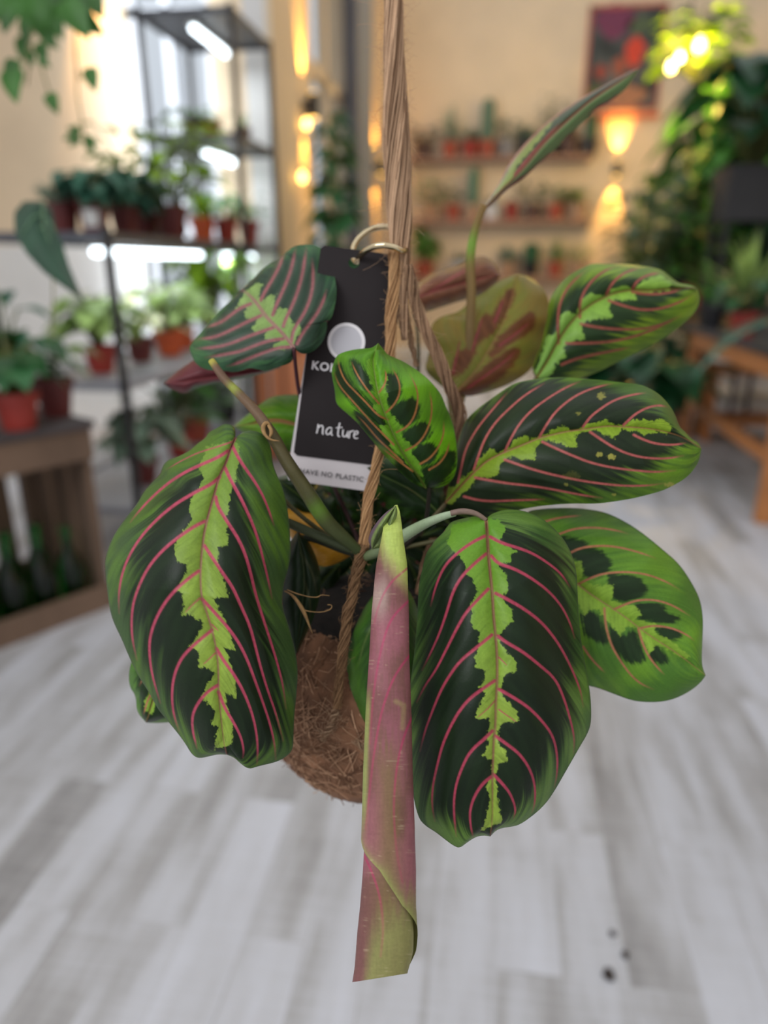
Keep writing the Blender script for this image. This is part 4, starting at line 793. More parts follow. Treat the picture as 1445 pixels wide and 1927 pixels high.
leaf(PL("230 1550 330 1450 400 1340 450 1250 490 1150 510 1080 530 985", o7, s7_), PL("230 1550 160 1500 95 1440 110 1380 130 1300 125 1220 180 1180 260 1165 310 1110 380 1070 430 1030 470 1005 530 985", o7, s7_),
     PL("230 1550 300 1565 430 1530 520 1490 580 1450 640 1380 670 1300 682 1200 683 1120 660 1060 620 1020 575 992 530 985", o7, s7_), [PL(v, o7, s7_) for v in V8], None, BRN, dm=(.42, .425, .43, .44), darks=[PL(v, o7, s7_) for v in D8], seed=27, dgrow=5, vw=(4, 2.5), mw=(3, 2), NU=140, NV=60, flip=True, label='leaf showing its olive and red-brown underside')
leaf(PL("40 1100 160 1060 300 1020 450 985", o7, s7_), PL("40 1100 60 1040 110 990 160 970 260 940 330 905 380 900 430 930 450 985", o7, s7_), PL("40 1100 60 1165 90 1170 180 1140 270 1110 350 1090 400 1060 440 1020 450 985", o7, s7_),
     [PL("120 1070 200 1020 300 960", o7, s7_)], None, dict(BRN, dark=(128, 82, 62), mid=(138, 102, 58), bright=(150, 116, 62), vein=(160, 84, 84), rib=(150, 80, 76)), dm=(.44, .45, .46, .46), thr=(.7, .7), seed=29, NU=90, NV=50, flip=True, label='red-backed leaf behind the rope')
# the narrow folded leaf pointing up to the right
def ex10(P, U, T, c):
    pk = (sst(-.75, -.92, T)*(U > .03))[:, None]; c = c*(1-pk)+lc((166, 112, 96))*pk
    g = (sst(.06, .16, T))[:, None]; c = c*(1-g)+(lc((104, 132, 84))*(1+.2*(vnoise(U*9, T*20, 4)-.5))[:, None])*g
    r = np.exp(-((T-.08)/.10)**2)[:, None]*.75; return c*(1-r)+lc((140, 96, 76))*r
leaf(PL("375 680 430 620 500 552 560 490 600 440 650 375 700 325 760 268 850 190 930 130 1010 80 1105 18", o7, s7_), PL("375 665 440 575 490 470 560 380 640 300 700 250 780 195 850 150 950 95 1050 40 1105 18", o7, s7_),
     PL("375 692 430 645 480 590 560 540 600 500 680 430 760 350 830 280 900 210 960 180 1030 130 1070 80 1105 18", o7, s7_), [PL("520 520 600 420 680 330 740 270", o7, s7_)], PL("390 660 445 570 500 470 560 390 640 310 720 240 640 350 560 440 515 500 510 550 470 590 430 640", o7, s7_),
     dict(GREEN, dark=(50, 68, 40), mid=(72, 96, 50), bright=(84, 108, 56), light=(140, 158, 82), light2=(140, 158, 82), vein=(150, 80, 74), rib=(140, 90, 72)), dm=(.415, .42, .43, .44), el=(.022, .026, .02, .004), er=(.012, .016, .012, .004), thr=(.8, .8), seed=31, NU=160, NV=50, wave=.0008, extra=ex10, label='narrow folded leaf pointing up to the right')
# small and half-hidden leaves
leaf(PL("330 1180 310 1250 290 1310 275 1360"), PL("330 1180 285 1185 255 1220 242 1262 243 1292 256 1310 257 1340 275 1360"), PL("330 1180 380 1220 400 1280 385 1330 340 1357 300 1361 275 1360"), [PL("318 1230 285 1250 262 1290"), PL("305 1280 280 1310 270 1345"), PL("312 1270 330 1310 312 1345"), PL("320 1220 355 1280 340 1340")],
     PL("310 1190 290 1260 270 1330 285 1345 310 1290 330 1220"), BR, dm=(.35, .35, .35), seed=33, NU=100, NV=50, label='small leaf peeping out below the large left leaf')
leaf(PL("530 690 460 700 380 712 308 722"), PL("530 690 490 672 430 665 380 668 345 690 322 708 308 722"), PL("530 690 490 705 430 717 370 729 350 742 328 736 308 722"), [PL("470 698 420 690 370 690"), PL("440 702 400 715 360 722")], None,
     dict(BRN, dark=(104, 46, 52), mid=(110, 54, 54), bright=(100, 60, 50), vein=(120, 60, 62), rib=(120, 60, 62)), dm=(.40, .40, .40), seed=35, NU=90, NV=50, flip=True, thr=(.8, .8), label='dark red underside of a leaf at the upper left')
leaf(PL("660 800 600 800 553 800 525 793 480 796 438 803"), PL("660 800 620 755 570 742 527 743 506 748 487 762 460 785 438 803"), PL("660 800 630 845 575 860 530 848 480 826 438 803"), [PL("560 800 530 790 500 790 470 797")], None, dict(BR, mid=(84, 132, 34), bright=(110, 148, 46), vein=(176, 116, 84)), darks=[], dm=(.40, .40, .40), seed=37, NU=100, NV=50, label='bright leaf half hidden behind the card')
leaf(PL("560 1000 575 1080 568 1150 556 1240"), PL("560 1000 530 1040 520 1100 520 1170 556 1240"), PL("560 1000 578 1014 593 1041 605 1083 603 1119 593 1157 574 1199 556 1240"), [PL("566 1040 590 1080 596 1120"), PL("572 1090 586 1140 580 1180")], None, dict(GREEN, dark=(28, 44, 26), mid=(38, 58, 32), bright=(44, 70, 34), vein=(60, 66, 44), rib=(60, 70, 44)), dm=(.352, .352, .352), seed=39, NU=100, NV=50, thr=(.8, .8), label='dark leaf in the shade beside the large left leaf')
leaf(PL("735 1080 740 1180 745 1300 735 1410"), PL("735 1080 700 1122 680 1151 661 1196 651 1241 654 1280 667 1318 690 1370 735 1410"), PL("735 1080 770 1105 795 1170 805 1250 795 1330 770 1390 735 1410"), [PL("735 1130 690 1190 672 1260"), PL("738 1200 700 1260 690 1320")], None, dict(GREEN, dark=(46, 78, 30), mid=(58, 98, 34), bright=(72, 112, 38), vein=(80, 104, 50), rib=(80, 110, 50)), dm=(.345, .342, .342), seed=41, NU=100, NV=50, label='green leaf behind the rolled leaf')
leaf(PL("668 1040 630 1025 585 1005 520 975"), PL("668 1040 641 1010 604 978 583 962 555 956 520 960 520 975"), PL("668 1040 641 1058 604 1070 575 1045 545 1010 520 975"), [], None, dict(dark=(170, 116, 24), light=(200, 150, 40), mid=(196, 140, 34), bright=(214, 160, 66), vein=(190, 130, 40), edge=(120, 90, 40)), darks=[], dm=(.375, .375, .375), seed=43, NU=80, NV=40, label='yellowed leaf in the middle of the plant', flip=True, both=dict(mid=(190, 140, 50), vein=(170, 120, 40)))
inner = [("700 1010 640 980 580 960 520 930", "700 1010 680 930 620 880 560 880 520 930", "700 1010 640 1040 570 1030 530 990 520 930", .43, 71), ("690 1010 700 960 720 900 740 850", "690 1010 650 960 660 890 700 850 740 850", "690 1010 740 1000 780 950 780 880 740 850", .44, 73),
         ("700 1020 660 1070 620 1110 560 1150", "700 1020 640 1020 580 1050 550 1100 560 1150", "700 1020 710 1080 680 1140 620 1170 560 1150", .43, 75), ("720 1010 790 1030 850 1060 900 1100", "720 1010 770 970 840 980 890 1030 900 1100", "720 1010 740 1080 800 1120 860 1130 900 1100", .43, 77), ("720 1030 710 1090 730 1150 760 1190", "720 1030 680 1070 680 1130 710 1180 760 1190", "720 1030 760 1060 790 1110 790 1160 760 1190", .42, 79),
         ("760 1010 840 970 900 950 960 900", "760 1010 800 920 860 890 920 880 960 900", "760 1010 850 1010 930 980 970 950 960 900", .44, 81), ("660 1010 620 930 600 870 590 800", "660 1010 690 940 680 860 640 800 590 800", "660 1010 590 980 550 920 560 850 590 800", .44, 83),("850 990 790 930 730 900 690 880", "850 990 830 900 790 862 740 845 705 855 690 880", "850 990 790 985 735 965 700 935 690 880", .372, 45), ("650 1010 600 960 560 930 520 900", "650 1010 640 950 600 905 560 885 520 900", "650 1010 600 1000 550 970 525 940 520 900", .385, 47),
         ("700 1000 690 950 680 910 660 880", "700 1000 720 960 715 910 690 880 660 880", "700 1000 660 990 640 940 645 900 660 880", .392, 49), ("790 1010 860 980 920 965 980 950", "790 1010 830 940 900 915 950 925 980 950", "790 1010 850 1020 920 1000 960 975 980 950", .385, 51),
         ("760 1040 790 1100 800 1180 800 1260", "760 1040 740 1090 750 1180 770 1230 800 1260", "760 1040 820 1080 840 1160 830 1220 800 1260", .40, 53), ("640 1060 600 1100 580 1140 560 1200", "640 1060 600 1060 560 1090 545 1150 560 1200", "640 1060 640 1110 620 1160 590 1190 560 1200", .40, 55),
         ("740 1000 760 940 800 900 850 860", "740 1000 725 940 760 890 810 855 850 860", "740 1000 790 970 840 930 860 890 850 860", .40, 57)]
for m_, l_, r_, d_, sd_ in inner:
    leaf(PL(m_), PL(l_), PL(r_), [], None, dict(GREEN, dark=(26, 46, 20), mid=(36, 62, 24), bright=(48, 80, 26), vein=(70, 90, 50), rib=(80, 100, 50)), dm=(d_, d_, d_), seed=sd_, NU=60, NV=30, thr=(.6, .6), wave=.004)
# --- rolled leaf
def rolled():
    E = PL("752 965 0 0"); rows = np.array([  # y, left x, right x
        (950, 744, 748), (962, 732, 753), (985, 722, 757), (1010, 718, 760), (1060, 708, 768), (1075, 706, 769), (1150, 699, 772), (1240, 694, 773), (1330, 688, 777), (1450, 683, 780), (1560, 680, 784), (1640, 677, 785), (1700, 673, 784), (1760, 668, 786), (1790, 666, 785), (1815, 664, 780), (1845, 659, 772)], float)
    nt_, na = 420, 260; y = np.linspace(950, 1840, nt_); xl = np.interp(y, rows[:, 0], rows[:, 1]); xr = np.interp(y, rows[:, 0], rows[:, 2])
    cx = (xl+xr)/2; w_ = (xr-xl)/2; d0 = np.interp(y, [950, 1000, 1300, 1840], [.318, .300, .288, .284])
    # the outer edge of the roll: hidden at the left until low down, then it winds across the front
    th_e = np.interp(y, [950, 1570, 1600, 1637, 1670, 1704, 1728, 1751, 1840], [-.12, -.03, .15, .396, .53, .67, .83, 1.0, 1.2])  # fraction of pi from the left limb
    a = np.linspace(0, 1, na); TH = (th_e[:, None]*math.pi)+a[None]*(2*math.pi*1.45)
    fr = a[None]*1.45; Rr = 1-.13*fr; X = cx[:, None]-w_[:, None]*np.cos(TH)*Rr
    Y = y[:, None]+(np.sin(TH)*0)+np.where(y[:, None] > 1760, 0, 0)
    # the tip is cut obliquely
    Y = Y+sst(1780, 1840, y)[:, None]*(X-715)*(-.16)
    wm = w_[:, None]*d0[:, None]/F*.8; Dd = d0[:, None]+wm-np.sin(TH)*wm*Rr
    P = np.stack([X.ravel(), Y.ravel()], 1); V = atv(P, Dd.ravel())
    Yf, Xf = P[:, 1], P[:, 0]; xn = ((X-cx[:, None])/w_[:, None]).ravel(); front = (np.sin(TH) > 0).ravel(); inner_ = (fr*np.ones_like(X)).ravel() > .55
    n1 = vnoise(Xf/3., Yf/26., 3); n2 = vnoise(Xf/30., Yf/70., 5); n3 = vnoise(Xf/14., Yf/2.2, 6)
    pk = lc((150, 94, 102)); pk2 = lc((122, 82, 78)); gn = lc((152, 160, 92)); ye = lc((178, 196, 100)); br = lc((120, 108, 62))
    q = sst(.3, .75, n2*.7+n1*.3)[:, None]; c = pk*(1-q)+pk2*q
    # yellow-green neck
    g = (1-sst(1035, 1110, Yf+(xn)*-42+n1*14))[:, None]; c = c*(1-g)+ye*g
    g = ((1-sst(0, 60, np.abs(Yf-1125)))*sst(.1, -.6, xn))[:, None]*.6; c = c*(1-g)+lc((188, 168, 156))*g
    # green left rim, olive centre lower down
    g = (sst(-.72, -.93, xn)*sst(1280, 1340, Yf)*(1-sst(1500, 1600, Yf)))[:, None]*.9; c = c*(1-g)+gn*g
    g = (np.exp(-((xn-.0)/.45)**2)*sst(1380, 1480, Yf+n1*40)*(1-sst(1700, 1790, Yf)))[:, None]*.65; c = c*(1-g)+br*g
    g = (sst(1690, 1790, Yf+xn*45+n1*25)*sst(-.75, -.3, xn))[:, None]*.85; c = c*(1-g)+lc((140, 142, 84))*g
    # after the edge has wound across: the exposed inner layer to the left is pinker, the rim is green
    ed = (fr*np.ones_like(X)).ravel(); rimg = np.exp(-(ed/.035))*.8*(Yf > 1520); c = c*(1-rimg[:, None])+gn*rimg[:, None]
    for pl in ["766 1070 735 1095 715 1130 703 1175", "770 1130 738 1160 722 1200 708 1265 700 1330 696 1400", "775 1228 748 1262 730 1300 715 1350 703 1420 694 1500 688 1560", "777 1345 758 1390 745 1450 740 1520 745 1600 757 1660", "678 1596 700 1640 716 1690 722 1750 716 1800"]:
        d, a_ = dseg(P, chaikin(PL(pl))); m_ = ((1-sst(.8, 3.2, d))*(1-.7*a_)*front)[:, None]*.8; c = c*(1-m_)+lc((178, 62, 100))*m_
    sc = (sst(.80, .95, n3)*sst(.45, .7, vnoise(Xf/16., Yf/30., 8))*front)[:, None]*.35; c = c*(1-sc)+lc((190, 172, 140))*sc
    d, _ = dseg(P, PL("745 1320 760 1328 757 1370")); m_ = (1-sst(1, 8, d))[:, None]*.35; c = c*(1-m_)+lc((168, 160, 100))*m_
    c = c*(1+.16*(n1-.5))[:, None]*(1+.10*(n3-.5))[:, None]
    idx = np.arange(nt_*na).reshape(nt_, na); f = np.stack([idx[:-1, :-1], idx[:-1, 1:], idx[1:, 1:], idx[1:, :-1]], -1).reshape(-1, 4)
    rl = leaf_material('rolled_leaf', .48, .06); o = npmesh('rolled_leaf', V, f, rl, np.clip(c, .001, 1)); pp(o, 'pink and green leaf still rolled into a long tube'); return o
rolled()
# --- stems
def gstem(name, path, d, r, c0, c1=None, label=None, k=14, m=None, patches=()):
    P = res(chaikin(PL(path)), 60); D = np.interp(np.linspace(0, 1, 60), np.linspace(0, 1, len(d)), d); Rr = np.interp(np.linspace(0, 1, 60), np.linspace(0, 1, len(r)), r)*D/F
    C3 = atv(P, D); b = MB(); b.tube([tuple(v) for v in C3], list(Rr), k); V = np.array(b.v); n = len(V)
    u = np.clip(np.arange(n)//k/59.0, 0, 1); g = np.arange(n) % k; c = lc(c0)[None]*(1-u[:, None])+lc(c1 or c0)[None]*u[:, None]; c = c*(1+.35*(vnoise(g*1.0, u*9, 3)-.5))[:, None]
    for u0, wd, cc in patches: m_ = np.exp(-((u-u0)/wd)**2)[:, None]; c = c*(1-m_)+lc(cc)*m_
    me = bpy.data.meshes.new(name); me.from_pydata(b.v, [], b.f); me.polygons.foreach_set('use_smooth', [True]*len(me.polygons)); a = me.color_attributes.new('Col', 'FLOAT_COLOR', 'POINT')
    c4 = np.ones((n, 4), np.float32); c4[:, :3] = c; a.data.foreach_set('color', c4.ravel()); me.materials.append(m or SM); o = bpy.data.objects.new(name, me); COL.objects.link(o); return pp(o, label)
SM = leaf_material('plant_stalk', .5, .0)
gstem('stem', "398 679 421 713 445 736 468 760 487 781 503 805", (.350, .342, .336), (6.5, 8, 8, 9, 10, 11), (104, 78, 62), (104, 84, 62), 'cut-off brown stem rising to the left', patches=((.02, .05, (168, 160, 70)), (.42, .07, (138, 146, 64))))
gstem('stem', "500 802 518 828 532 856 550 885 567 910 586 939 600 962 619 988 650 1015 676 1038", (.336, .335, .340, .350), (12, 12, 13, 14, 15, 15, 13, 9), (84, 72, 46), (62, 74, 42), 'thick olive stem below its papery joint', patches=((.62, .06, (84, 112, 40)),))
gstem('stem', "596 948 625 985 655 1015 680 1040", (.346, .350), (5, 9, 8), (88, 100, 58), (70, 78, 46))
gstem('stem', "500 965 545 985 580 1000 615 1015 650 1030 680 1040", (.350, .352), (8, 9, 9, 8), (66, 72, 48), (56, 64, 42))
gstem('stem', "560 1010 590 1015 620 1026 655 1040 680 1044", (.36, .358), (5, 6, 6), (40, 44, 30))
gstem('petiole', "688 1048 720 1035 757 1010 783 994 809 981 838 970 856 966", (.350, .335, .322), (9, 11, 12, 10, 8, 6), (88, 100, 66), (160, 176, 148), 'pale sheathed stalk leading to the broad leaf', patches=((.6, .18, (150, 168, 132)),))
gstem('petiole', "848 966 866 962 884 963 900 968 915 979", (.321, .318), (5.5, 6, 5, 4), (120, 100, 92), (116, 96, 84))
gstem('petiole', "808 915 806 950 800 990 760 1030", (.345, .37), (4, 4.5), (40, 36, 28))
gstem('petiole', "553 655 556 690 562 740 585 820 640 940 680 1030", (.356, .384, .40, .385), (3.5, 4.5), (70, 38, 44), (60, 40, 40))
gstem('petiole', "775 560 786 620 788 690 780 800 740 1000", (.45, .43, .40), (3.5, 4.5), (92, 84, 60), (60, 60, 40))
gstem('petiole', "911 387 897 420 887 460 884 500 888 555 880 700 840 860 760 1020", (.415, .425, .43, .40), (7, 9, 9, 8, 5, 5), (132, 104, 60), (96, 86, 56), patches=((.12, .04, (120, 156, 60)),))
gstem('petiole', "1009 712 960 790 900 860 840 930 760 1030", (.41, .40, .38), (4, 5), (96, 92, 50), (80, 70, 44))
gstem('petiole', "838 948 815 975 770 1015 700 1040", (.362, .372), (4, 5), (90, 80, 54))
gstem('petiole', "452 822 470 860 520 930 600 1000 675 1040", (.329, .352, .36), (4, 4.5), (84, 80, 52))
gstem('petiole', "984 1020 930 1010 860 1010 760 1030", (.352, .37), (4, 4.5), (84, 80, 52))
gstem('petiole', "885 945 850 800 845 745", (.40, .42), (4, 4), (96, 88, 50))
# sheath that wraps the top of the rolled leaf
def exs(P, U, T, c):
    m_ = (sst(-.6, -.8, T))[:, None]; return c*(1-m_)+lc((112, 92, 104))*m_
leaf(PL("700 1034 716 1010 730 980 745 951"), PL("700 1034 692 1018 697 1000 712 978 728 962 745 951"), PL("700 1034 722 1030 738 1010 742 985 749 965 745 951"), [PL("704 1025 712 1000 728 975"), PL("712 1022 726 1000 738 972")], None, dict(dark=(120, 138, 88), light=(140, 150, 90), mid=(124, 144, 84), bright=(146, 164, 96), vein=(96, 110, 70), rib=(110, 124, 80), edge=(104, 84, 98)), darks=[],
     dm=(.322, .308, .306), el=(.004, .004, .002), er=(.004, .002, .002), seed=61, NU=70, NV=30, wave=.0003, pill=.0003, bulge=.004, extra=exs, flip=True, both=dict(mid=(132, 150, 92), vein=(110, 124, 80)), label='small pale sheath above the rolled leaf')
# papery dry joint and dry curls
dry = material('dry_sheath', (152, 118, 74), .8, .3, 300)
b = MB()
for path, d, r in (("512 806 501 793 494 804 497 817 508 828 526 830", (.333, .331, .329, .330), (1.2, 4, 4.5, 3, 2, .8)), ("505 800 512 812 506 826", (.331, .330), (3, 4, 1.5))):
    P_ = res(chaikin(PL(path)), 22); D_ = np.interp(np.linspace(0, 1, 22), np.linspace(0, 1, len(d)), d); R_ = np.interp(np.linspace(0, 1, 22), np.linspace(0, 1, len(r)), r)*.33/F
    b.tube([tuple(v) for v in atv(P_, D_)], list(R_), 7)
pp(b.build('dry_sheath', dry, None, True), 'papery dry joint')
b = MB()
for path, r in (("535 1112 552 1120 572 1150 582 1178 588 1192", (1, 3, 4, 2.5, .6)), ("540 1110 560 1118 585 1124 600 1124 602 1119 620 1121", (1.5, 1.2, .9, 1, .6)), ("570 1148 590 1152 608 1152 624 1146 625 1138 616 1138", (1.2, 1, .8, 1, 1, .7))):
    P_ = res(chaikin(PL(path)), 22); R_ = np.interp(np.linspace(0, 1, 22), np.linspace(0, 1, len(r)), r)*.34/F; b.tube([tuple(v) for v in atv(P_, np.full(22, .340))], list(R_), 6)
pp(b.build('dry_sheath', dry, None, True), 'dry brown curls of an old sheath')

# --- coir ball, soil, twine
BC = at(697, 1290, .415); BR_ = 205*.415/F*.985
def coir():
    rng = np.random.default_rng(4); n1, n2 = 90, 140; vs = []; ph = np.linspace(0, math.pi, n1); th = np.linspace(0, 2*math.pi, n2, endpoint=False)
    A_, B_ = np.meshgrid(ph, th, indexing='ij'); X = np.sin(A_)*np.cos(B_); Y = np.sin(A_)*np.sin(B_); Z = np.cos(A_)
    rr = BR_*(.965+.05*vnoise(B_*6, A_*7, 2)+.02*vnoise(B_*40, A_*30, 5)); V = np.stack([X*rr, Y*rr, Z*rr], -1).reshape(-1, 3)
    idx = np.arange(n1*n2).reshape(n1, n2); nx = np.roll(idx, -1, 1); f = np.stack([idx[:-1], idx[1:], nx[1:], nx[:-1]], -1).reshape(-1, 4)
    m = material('coir_fibre_core', (120, 84, 60), .95, .45, 60, bump=.8)
    me = bpy.data.meshes.new('coir_ball'); me.from_pydata(V.tolist(), [], f.tolist()); me.materials.append(m); me.polygons.foreach_set('use_smooth', [True]*len(me.polygons))
    o = bpy.data.objects.new('coir_ball', me); COL.objects.link(o); o.location = BC; pp(o, 'round brown ball of coir fibre')
    # loose fibres lying on the ball
    fb = MB(); cols = []; 
    for i in range(5200):
        v = rng.normal(size=3); v /= np.linalg.norm(v); t = np.cross(v, rng.normal(size=3)); t /= np.linalg.norm(t)
        ln = rng.uniform(.08, .34); cur = rng.normal()*.6; pts = []; lift = rng.uniform(.985, 1.012); fly = rng.random() < .06
        for k in range(6):
            s_ = k/5*ln; bi_ = np.cross(v, t); p = v*math.cos(s_)+t*math.sin(s_)+bi_*cur*s_*s_; p /= np.linalg.norm(p); pts.append(tuple(BC+p*BR_*(lift+(.07*(k/5)**2 if fly else .006*math.sin(k*1.7)))))
        fb.tube(pts, float(rng.uniform(.00012, .00034)), 3, False); cols += [rng.random()]*18
    me = bpy.data.meshes.new('coir_fibres'); me.from_pydata(fb.v, [], fb.f); a = me.color_attributes.new('Col', 'FLOAT_COLOR', 'POINT'); g = np.array(cols)[:, None]
    c = lc((92, 62, 44))*(1-g)+lc((196, 156, 124))*g; c4 = np.ones((len(c), 4), np.float32); c4[:, :3] = c; a.data.foreach_set('color', c4.ravel()); me.materials.append(leaf_material('coir_strand', .8, 0))
    fo = bpy.data.objects.new('coir_fibres', me); COL.objects.link(fo); fo['kind'] = 'stuff'; pp(fo)
coir()
b = MB(); rs = BR_*.62
b.lathe([(rs*1.0, -.004), (rs*.98, .004), (rs*.7, .010), (rs*.3, .013), (.001, .014)], (0, 0, 0), 30); so = b.build('soil', material('dark_soil', (26, 20, 16), .98, .5, 200, bump=.8), None, True, BC+np.array([0, 0, BR_*.80])); pp(so)

# --- jute rope
def fibre_rope(path, d, width, n, twist, seed, name, cols=((96, 72, 54), (206, 168, 134)), fuzz=200, fr=.12, fl=30, flat=.75, N_=80, ply_r=.45):
    rng = np.random.default_rng(seed); P = res(chaikin(PL(path)), N_); D = np.interp(np.linspace(0, 1, N_), np.linspace(0, 1, len(d)), d); Wd = np.interp(np.linspace(0, 1, N_), np.linspace(0, 1, len(width)), width)
    tang = np.gradient(P, axis=0); tang /= np.hypot(tang[:, 0], tang[:, 1])[:, None]; nr = np.stack([-tang[:, 1], tang[:, 0]], 1); u = np.linspace(0, 1, N_); mb = MB(); cl = []
    for i in range(n):
        ply = i % 3; r0 = math.sqrt(rng.random())*.44; a0 = rng.random()*2*math.pi; pa = ply*2*math.pi/3
        A1 = pa+twist*u*2*math.pi; A2 = a0+twist*2.1*u*2*math.pi; wob = .12*(vnoise(u*14+i*3.7, np.full(N_, i*1.3), seed)-.5)*2
        ox = (ply_r*np.cos(A1)+r0*(1-ply_r)/.44*.95*np.cos(A2))+wob; oz = (ply_r*np.sin(A1)+r0*(1-ply_r)/.44*.95*np.sin(A2))
        R_ = Wd/2; Q = P+nr*(ox*R_)[:, None]; Dq = D+oz*R_*D/F*flat; C3 = atv(Q, Dq); mb.tube([tuple(v) for v in C3], float(rng.uniform(.5, 1.0)*fr*Wd.mean()/2*D.mean()/F), 5); g = rng.random(); cl += [g]*(N_*5)
    m_ = len(mb.v)
    for i in range(fuzz):
        k = rng.integers(2, N_-3); sd = rng.choice([-1, 1]); st_ = P[k]+nr[k]*sd*Wd[k]*rng.uniform(.3, .5); di = nr[k]*sd*rng.uniform(.3, 1)+tang[k]*rng.normal()*.8; L_ = rng.uniform(.3, 1)*fl; cv = rng.normal()*.5; pts = []
        for j in range(6):
            s_ = j/5; q = st_+di*L_*s_+np.array([-di[1], di[0]])*cv*L_*s_*s_; pts.append(at(q[0], q[1], D[k]+rng.normal()*.0002-.002*s_))
        mb.tube([tuple(v) for v in pts], float(D.mean()/F*rng.uniform(.14, .30)), 3, False); cl += [.9]*18
    me = bpy.data.meshes.new(name); me.from_pydata(mb.v, [], mb.f); me.polygons.foreach_set('use_smooth', [True]*len(me.polygons)); a = me.color_attributes.new('Col', 'FLOAT_COLOR', 'POINT'); g = np.array(cl)[:, None]
    c = lc(cols[0])*(1-g)+lc(cols[1])*g; c4 = np.ones((len(c), 4), np.float32); c4[:, :3] = c; a.data.foreach_set('color', c4.ravel()); me.materials.append(JM); o = bpy.data.objects.new(name, me); COL.objects.link(o); return o
JM = leaf_material('jute_fibre', .85, .0, .2)
rope = empty('jute_rope', at(742, 480, .37), 'thick twisted jute rope the plant hangs from, dividing into two strands above the leaves', 'rope')
ri = Matrix.Translation(-Vector(rope.location))
def rp(o, lb=None):
    o.parent = rope; o.matrix_parent_inverse = ri
    if lb: o['label'] = lb
rp(fibre_rope("734 -900 736 -450 738 -60 740 0 742 120 746 250 748 370 752 470 754 540 758 590 762 640", (.37, .37, .368, .370), (42, 42, 42, 42, 42, 46, 42, 38, 46, 56, 52, 34, 10), 300, 1.0, 1, 'rope', fuzz=900, N_=140, fr=.075, ply_r=.34, cols=((112, 84, 62), (206, 170, 138))), 'thick upper run of rope')
rp(fibre_rope("742 470 740 540 736 620 733 680 722 800 706 880 692 950 684 1030", (.366, .364, .360, .352, .350), (26, 24, 20, 22, 24), 90, 1.6, 2, 'strand', fuzz=130, fl=15, fr=.09, ply_r=.38, cols=((136, 98, 66), (206, 164, 118))), 'left strand running down to the coir ball')
rp(fibre_rope("684 1025 676 1060 664 1110 652 1170 644 1240 636 1300 634 1335", (.350, .3475, .346), (26, 24, 22, 18), 70, 1.6, 3, 'strand', fuzz=90, fl=14, fr=.09, ply_r=.38, cols=((92, 66, 44), (150, 116, 84))))
rp(fibre_rope("762 500 775 545 792 600 815 655 838 705 856 745 868 790 860 880 820 1010 790 1120", (.368, .372, .378, .388, .395, .36), (30, 26, 26, 28, 28, 24), 80, 1.8, 4, 'strand', fuzz=130, fl=14, fr=.09, ply_r=.38, cols=((112, 84, 64), (176, 142, 112))), 'right strand slanting down behind the leaves')
rp(fibre_rope("752 470 762 560 772 640 784 690", (.374, .378, .384), (18, 14, 12), 24, 2.0, 6, 'strand', fuzz=40))
tw_ = fibre_rope("548 1400 575 1392 600 1382 626 1364 640 1370 660 1388 690 1412 730 1420", (.372, .361, .354, .352), (15, 14, 14), 26, 3, 5, 'twine', fuzz=60, cols=((126, 96, 72), (190, 160, 130))); pp(tw_, 'pale twine tied across the ball')
tw_ = fibre_rope("634 1330 628 1350 620 1372 606 1395", (.348, .350, .352), (16, 14, 12), 18, 2, 7, 'twine', fuzz=40, cols=((126, 96, 72), (190, 160, 130))); pp(tw_)

# --- the card
DT = .374
def tq(x, y, l=0.0): return tuple(at(x, y, DT-l))
card = empty('hang_tag', at(650, 690, DT), 'dark rectangular card tag with a pale ring and white lettering hanging from the rope', 'tag')
ci = Matrix.Translation(-Vector(card.location))
def cp(o, lb=None, par=None):
    o.parent = par or card
    if par is None: o.matrix_parent_inverse = ci
    if lb: o['label'] = lb
    return o
def card_mesh(name, quad, l0, l1, m, hole=None):
    """rounded card between two depths, with a punched hole"""
    q = [np.array(p, float) for p in quad]; ring = []
    for i in range(4):
        p0, p1, p2 = q[i-1], q[i], q[(i+1) % 4]; r = 6; a = (p0-p1)/np.linalg.norm(p0-p1)*r; c = (p2-p1)/np.linalg.norm(p2-p1)*r
        for t in (0, .33, .66, 1): ring.append(p1+a*(1-t)**2+c*t**2)
    if hole is not None:
        ring = list(res(np.array(ring+[ring[0]]), 121)[:-1])
    n = len(ring); b = MB()
    if hole is not None:
        hc, hr = np.array(hole[:2], float), hole[2]; inn = []
        for p in ring: d = p-hc; inn.append(hc+d/np.linalg.norm(d)*hr)
        vs = [tq(*p, l1) for p in ring]+[tq(*p, l1) for p in inn]+[tq(*p, l0) for p in ring]+[tq(*p, l0) for p in inn]
        fs = []
        for i in range(n):
            j = (i+1) % n; fs += [(i, j, n+j, n+i), (2*n+i, 3*n+i, 3*n+j, 2*n+j), (i, 2*n+i, 2*n+j, j), (n+i, n+j, 3*n+j, 3*n+i)]
        b.add(vs, fs)
    else:
        b.add([tq(*p, l1) for p in ring]+[tq(*p, l0) for p in ring], [tuple(range(n)), tuple(range(n, 2*n))[::-1]]+[(i, n+i, n+(i+1) % n, (i+1) % n) for i in range(n)])
    return b.build(name, m)
wc = material('white_card', (214, 206, 208), .6, .02, 40); kc = material('black_card', (40, 35, 36), .75, .06, 60); kc.node_tree.nodes['Principled BSDF'].inputs['Specular IOR Level'].default_value = .2
cp(card_mesh('card_backing', [(606, 468), (762, 488), (695, 925), (539, 903)], 0, .0006, wc, (666, 495, 10)), 'white backing card')
cp(card_mesh('card_front', [(604, 461), (766, 483), (708, 876), (552, 856)], .0008, .0013, kc, (666, 495, 10)), 'black front of the card')
inkm = material('white_ink', (226, 222, 224), .6, .02, 30); ink2 = material('dark_ink', (70, 64, 66), .6, .02, 30)
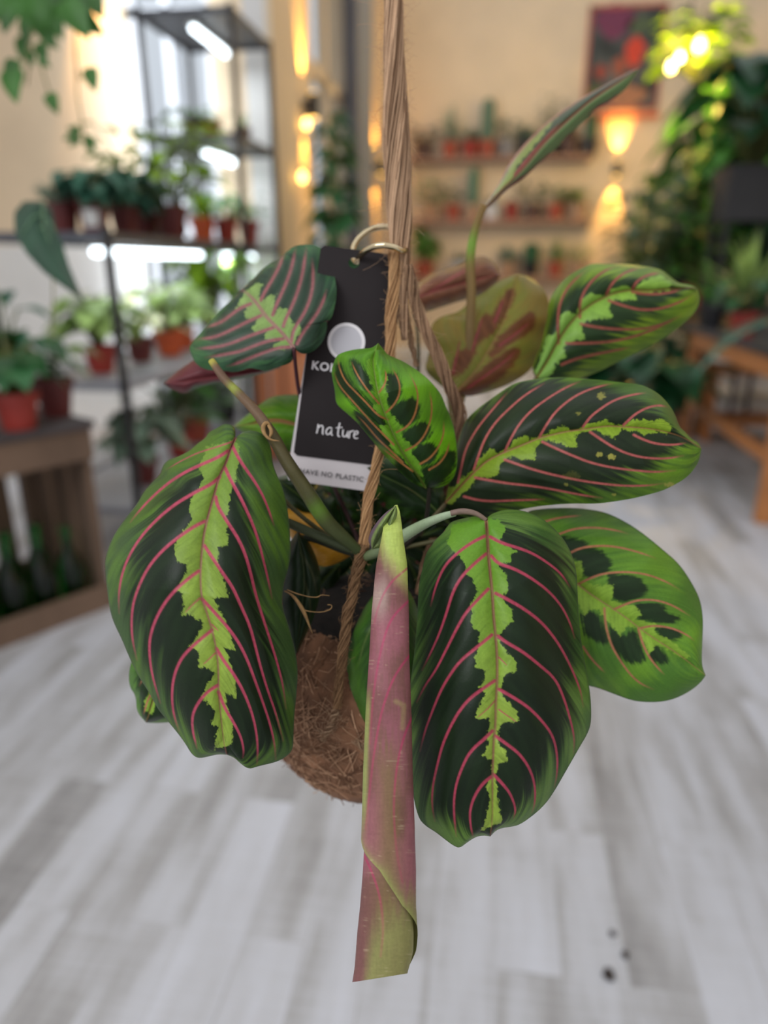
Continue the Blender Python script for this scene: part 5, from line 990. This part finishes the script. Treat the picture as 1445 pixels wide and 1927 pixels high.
b = MB(); k = 48; rg = [(36, 0), (29.5, 1)]; vs = []
for r, _ in rg: vs += [tq(651.7+r*.98*math.cos(2*math.pi*j/k), 643.5+r*1.0*math.sin(2*math.pi*j/k), .0015) for j in range(k)]
b.add(vs, [(j, (j+1) % k, k+(j+1) % k, k+j) for j in range(k)]); cp(b.build('printed_ring', inkm), 'pale ring')
b = MB(); b.add([tq(651.7+29*math.cos(2*math.pi*j/k), 643.5+29*math.sin(2*math.pi*j/k), .0015) for j in range(k)], [tuple(range(k))]); cp(b.build('printed_disc', material('pale_grey_ink', (186, 184, 190), .6, .02, 30)), 'grey disc in the ring')
def lettering(txt, org, ex, ey, size, m, name, spacing=1.0, bold=0.0):
    c = bpy.data.curves.new(name, 'FONT'); c.body = txt; c.size = 1; c.space_character = spacing; c.offset = bold; c.resolution_u = 3; t = bpy.data.objects.new(name, c); COL.objects.link(t)
    me = bpy.data.meshes.new_from_object(t.evaluated_get(bpy.context.evaluated_depsgraph_get())); bpy.data.objects.remove(t)
    ex, ey = np.array(ex, float), np.array(ey, float)
    for v in me.vertices:
        p = np.array(org)+ex*v.co.x*size+ey*v.co.y*size; v.co = tq(p[0], p[1], .0016)
    me.materials.clear(); me.materials.append(m); o = bpy.data.objects.new(name, me); COL.objects.link(o); return cp(o)
ex_ = (.99, .137); ey_ = (.135, -.99)
lettering('KOKEDAMA', (585, 694), ex_, ey_, 22, inkm, 'lettering', 1.12, .028)['label'] = 'white capitals'
lettering('I HAVE NO PLASTIC', (555, 889), ex_, ey_, 13.2, ink2, 'lettering', 1.12, .012)['label'] = 'small grey capitals on the white band'
# the handwritten word
NT = ["0 0 1 -6 1 -18", "1 -9 5 -16 9 -17 11 -12 11 -2 13 0", "28 -13 24 -16 19 -12 17 -6 19 -1 23 -1 27 -7 28 -14 27 -5 29 -1 31 -1", "41 -27 40 -14 40 -4 42 0 45 -1", "35 -16 47 -19", "49 -15 49 -5 51 -1 55 -2 58 -9 59 -16 58 -6 59 -1", "62 0 62 -9 62 -15 64 -12 67 -16 70 -15", "71 -8 76 -10 78 -14 75 -17 71 -13 70 -6 73 -1 79 -3"]
b = MB()
for s_ in NT:
    q = PL(s_); q = res(chaikin(q), 26); Q = np.stack([595.5+q[:, 0]*.985+(-q[:, 1])*.13, 815.5+q[:, 0]*.150-(-q[:, 1])*.97], 1)
    tg = np.gradient(Q, axis=0); tg /= np.hypot(tg[:, 0], tg[:, 1])[:, None]+1e-9; nn = np.stack([-tg[:, 1], tg[:, 0]], 1); wd = .95+.35*np.abs(tg[:, 1])
    vs = []
    for i in range(26): vs += [tq(*(Q[i]-nn[i]*wd[i]), .0016), tq(*(Q[i]+nn[i]*wd[i]), .0016)]
    b.add(vs, [(2*i, 2*i+1, 2*i+3, 2*i+2) for i in range(25)])
cp(b.build('handwriting', inkm), 'white handwritten word')
# --- metal ring through the card and round the rope
sv = material('brass_coloured_metal', (214, 196, 160), .14, .08, 30, metal=1.0)
K = np.array([(670, 493, .3755), (676, 483, .371), (690, 470, .364), (706, 463, .360), (724, 461, .358), (742, 465, .358), (754, 472, .360), (762, 472, .366), (763, 460, .374), (758, 442, .380), (748, 430, .383), (728, 426, .384), (708, 428, .384), (690, 436, .383), (675, 448, .382), (666, 461, .381), (663, 475, .380), (665, 487, .378), (670, 493, .3755)])
tk = np.linspace(0, 18, 110); Kp = np.stack([np.interp(tk, range(19), K[:, j]) for j in range(3)], 1)
for _ in range(3): Kp[1:-1] = (Kp[:-2]+Kp[1:-1]*2+Kp[2:])/4
b = MB(); b.tube([tuple(at(*p)) for p in Kp], 5.6*.37/F, 12, False); tag(b.build('metal_ring', sv, None, True), 'shiny brass-coloured metal ring joining the card to the rope', 'ring')
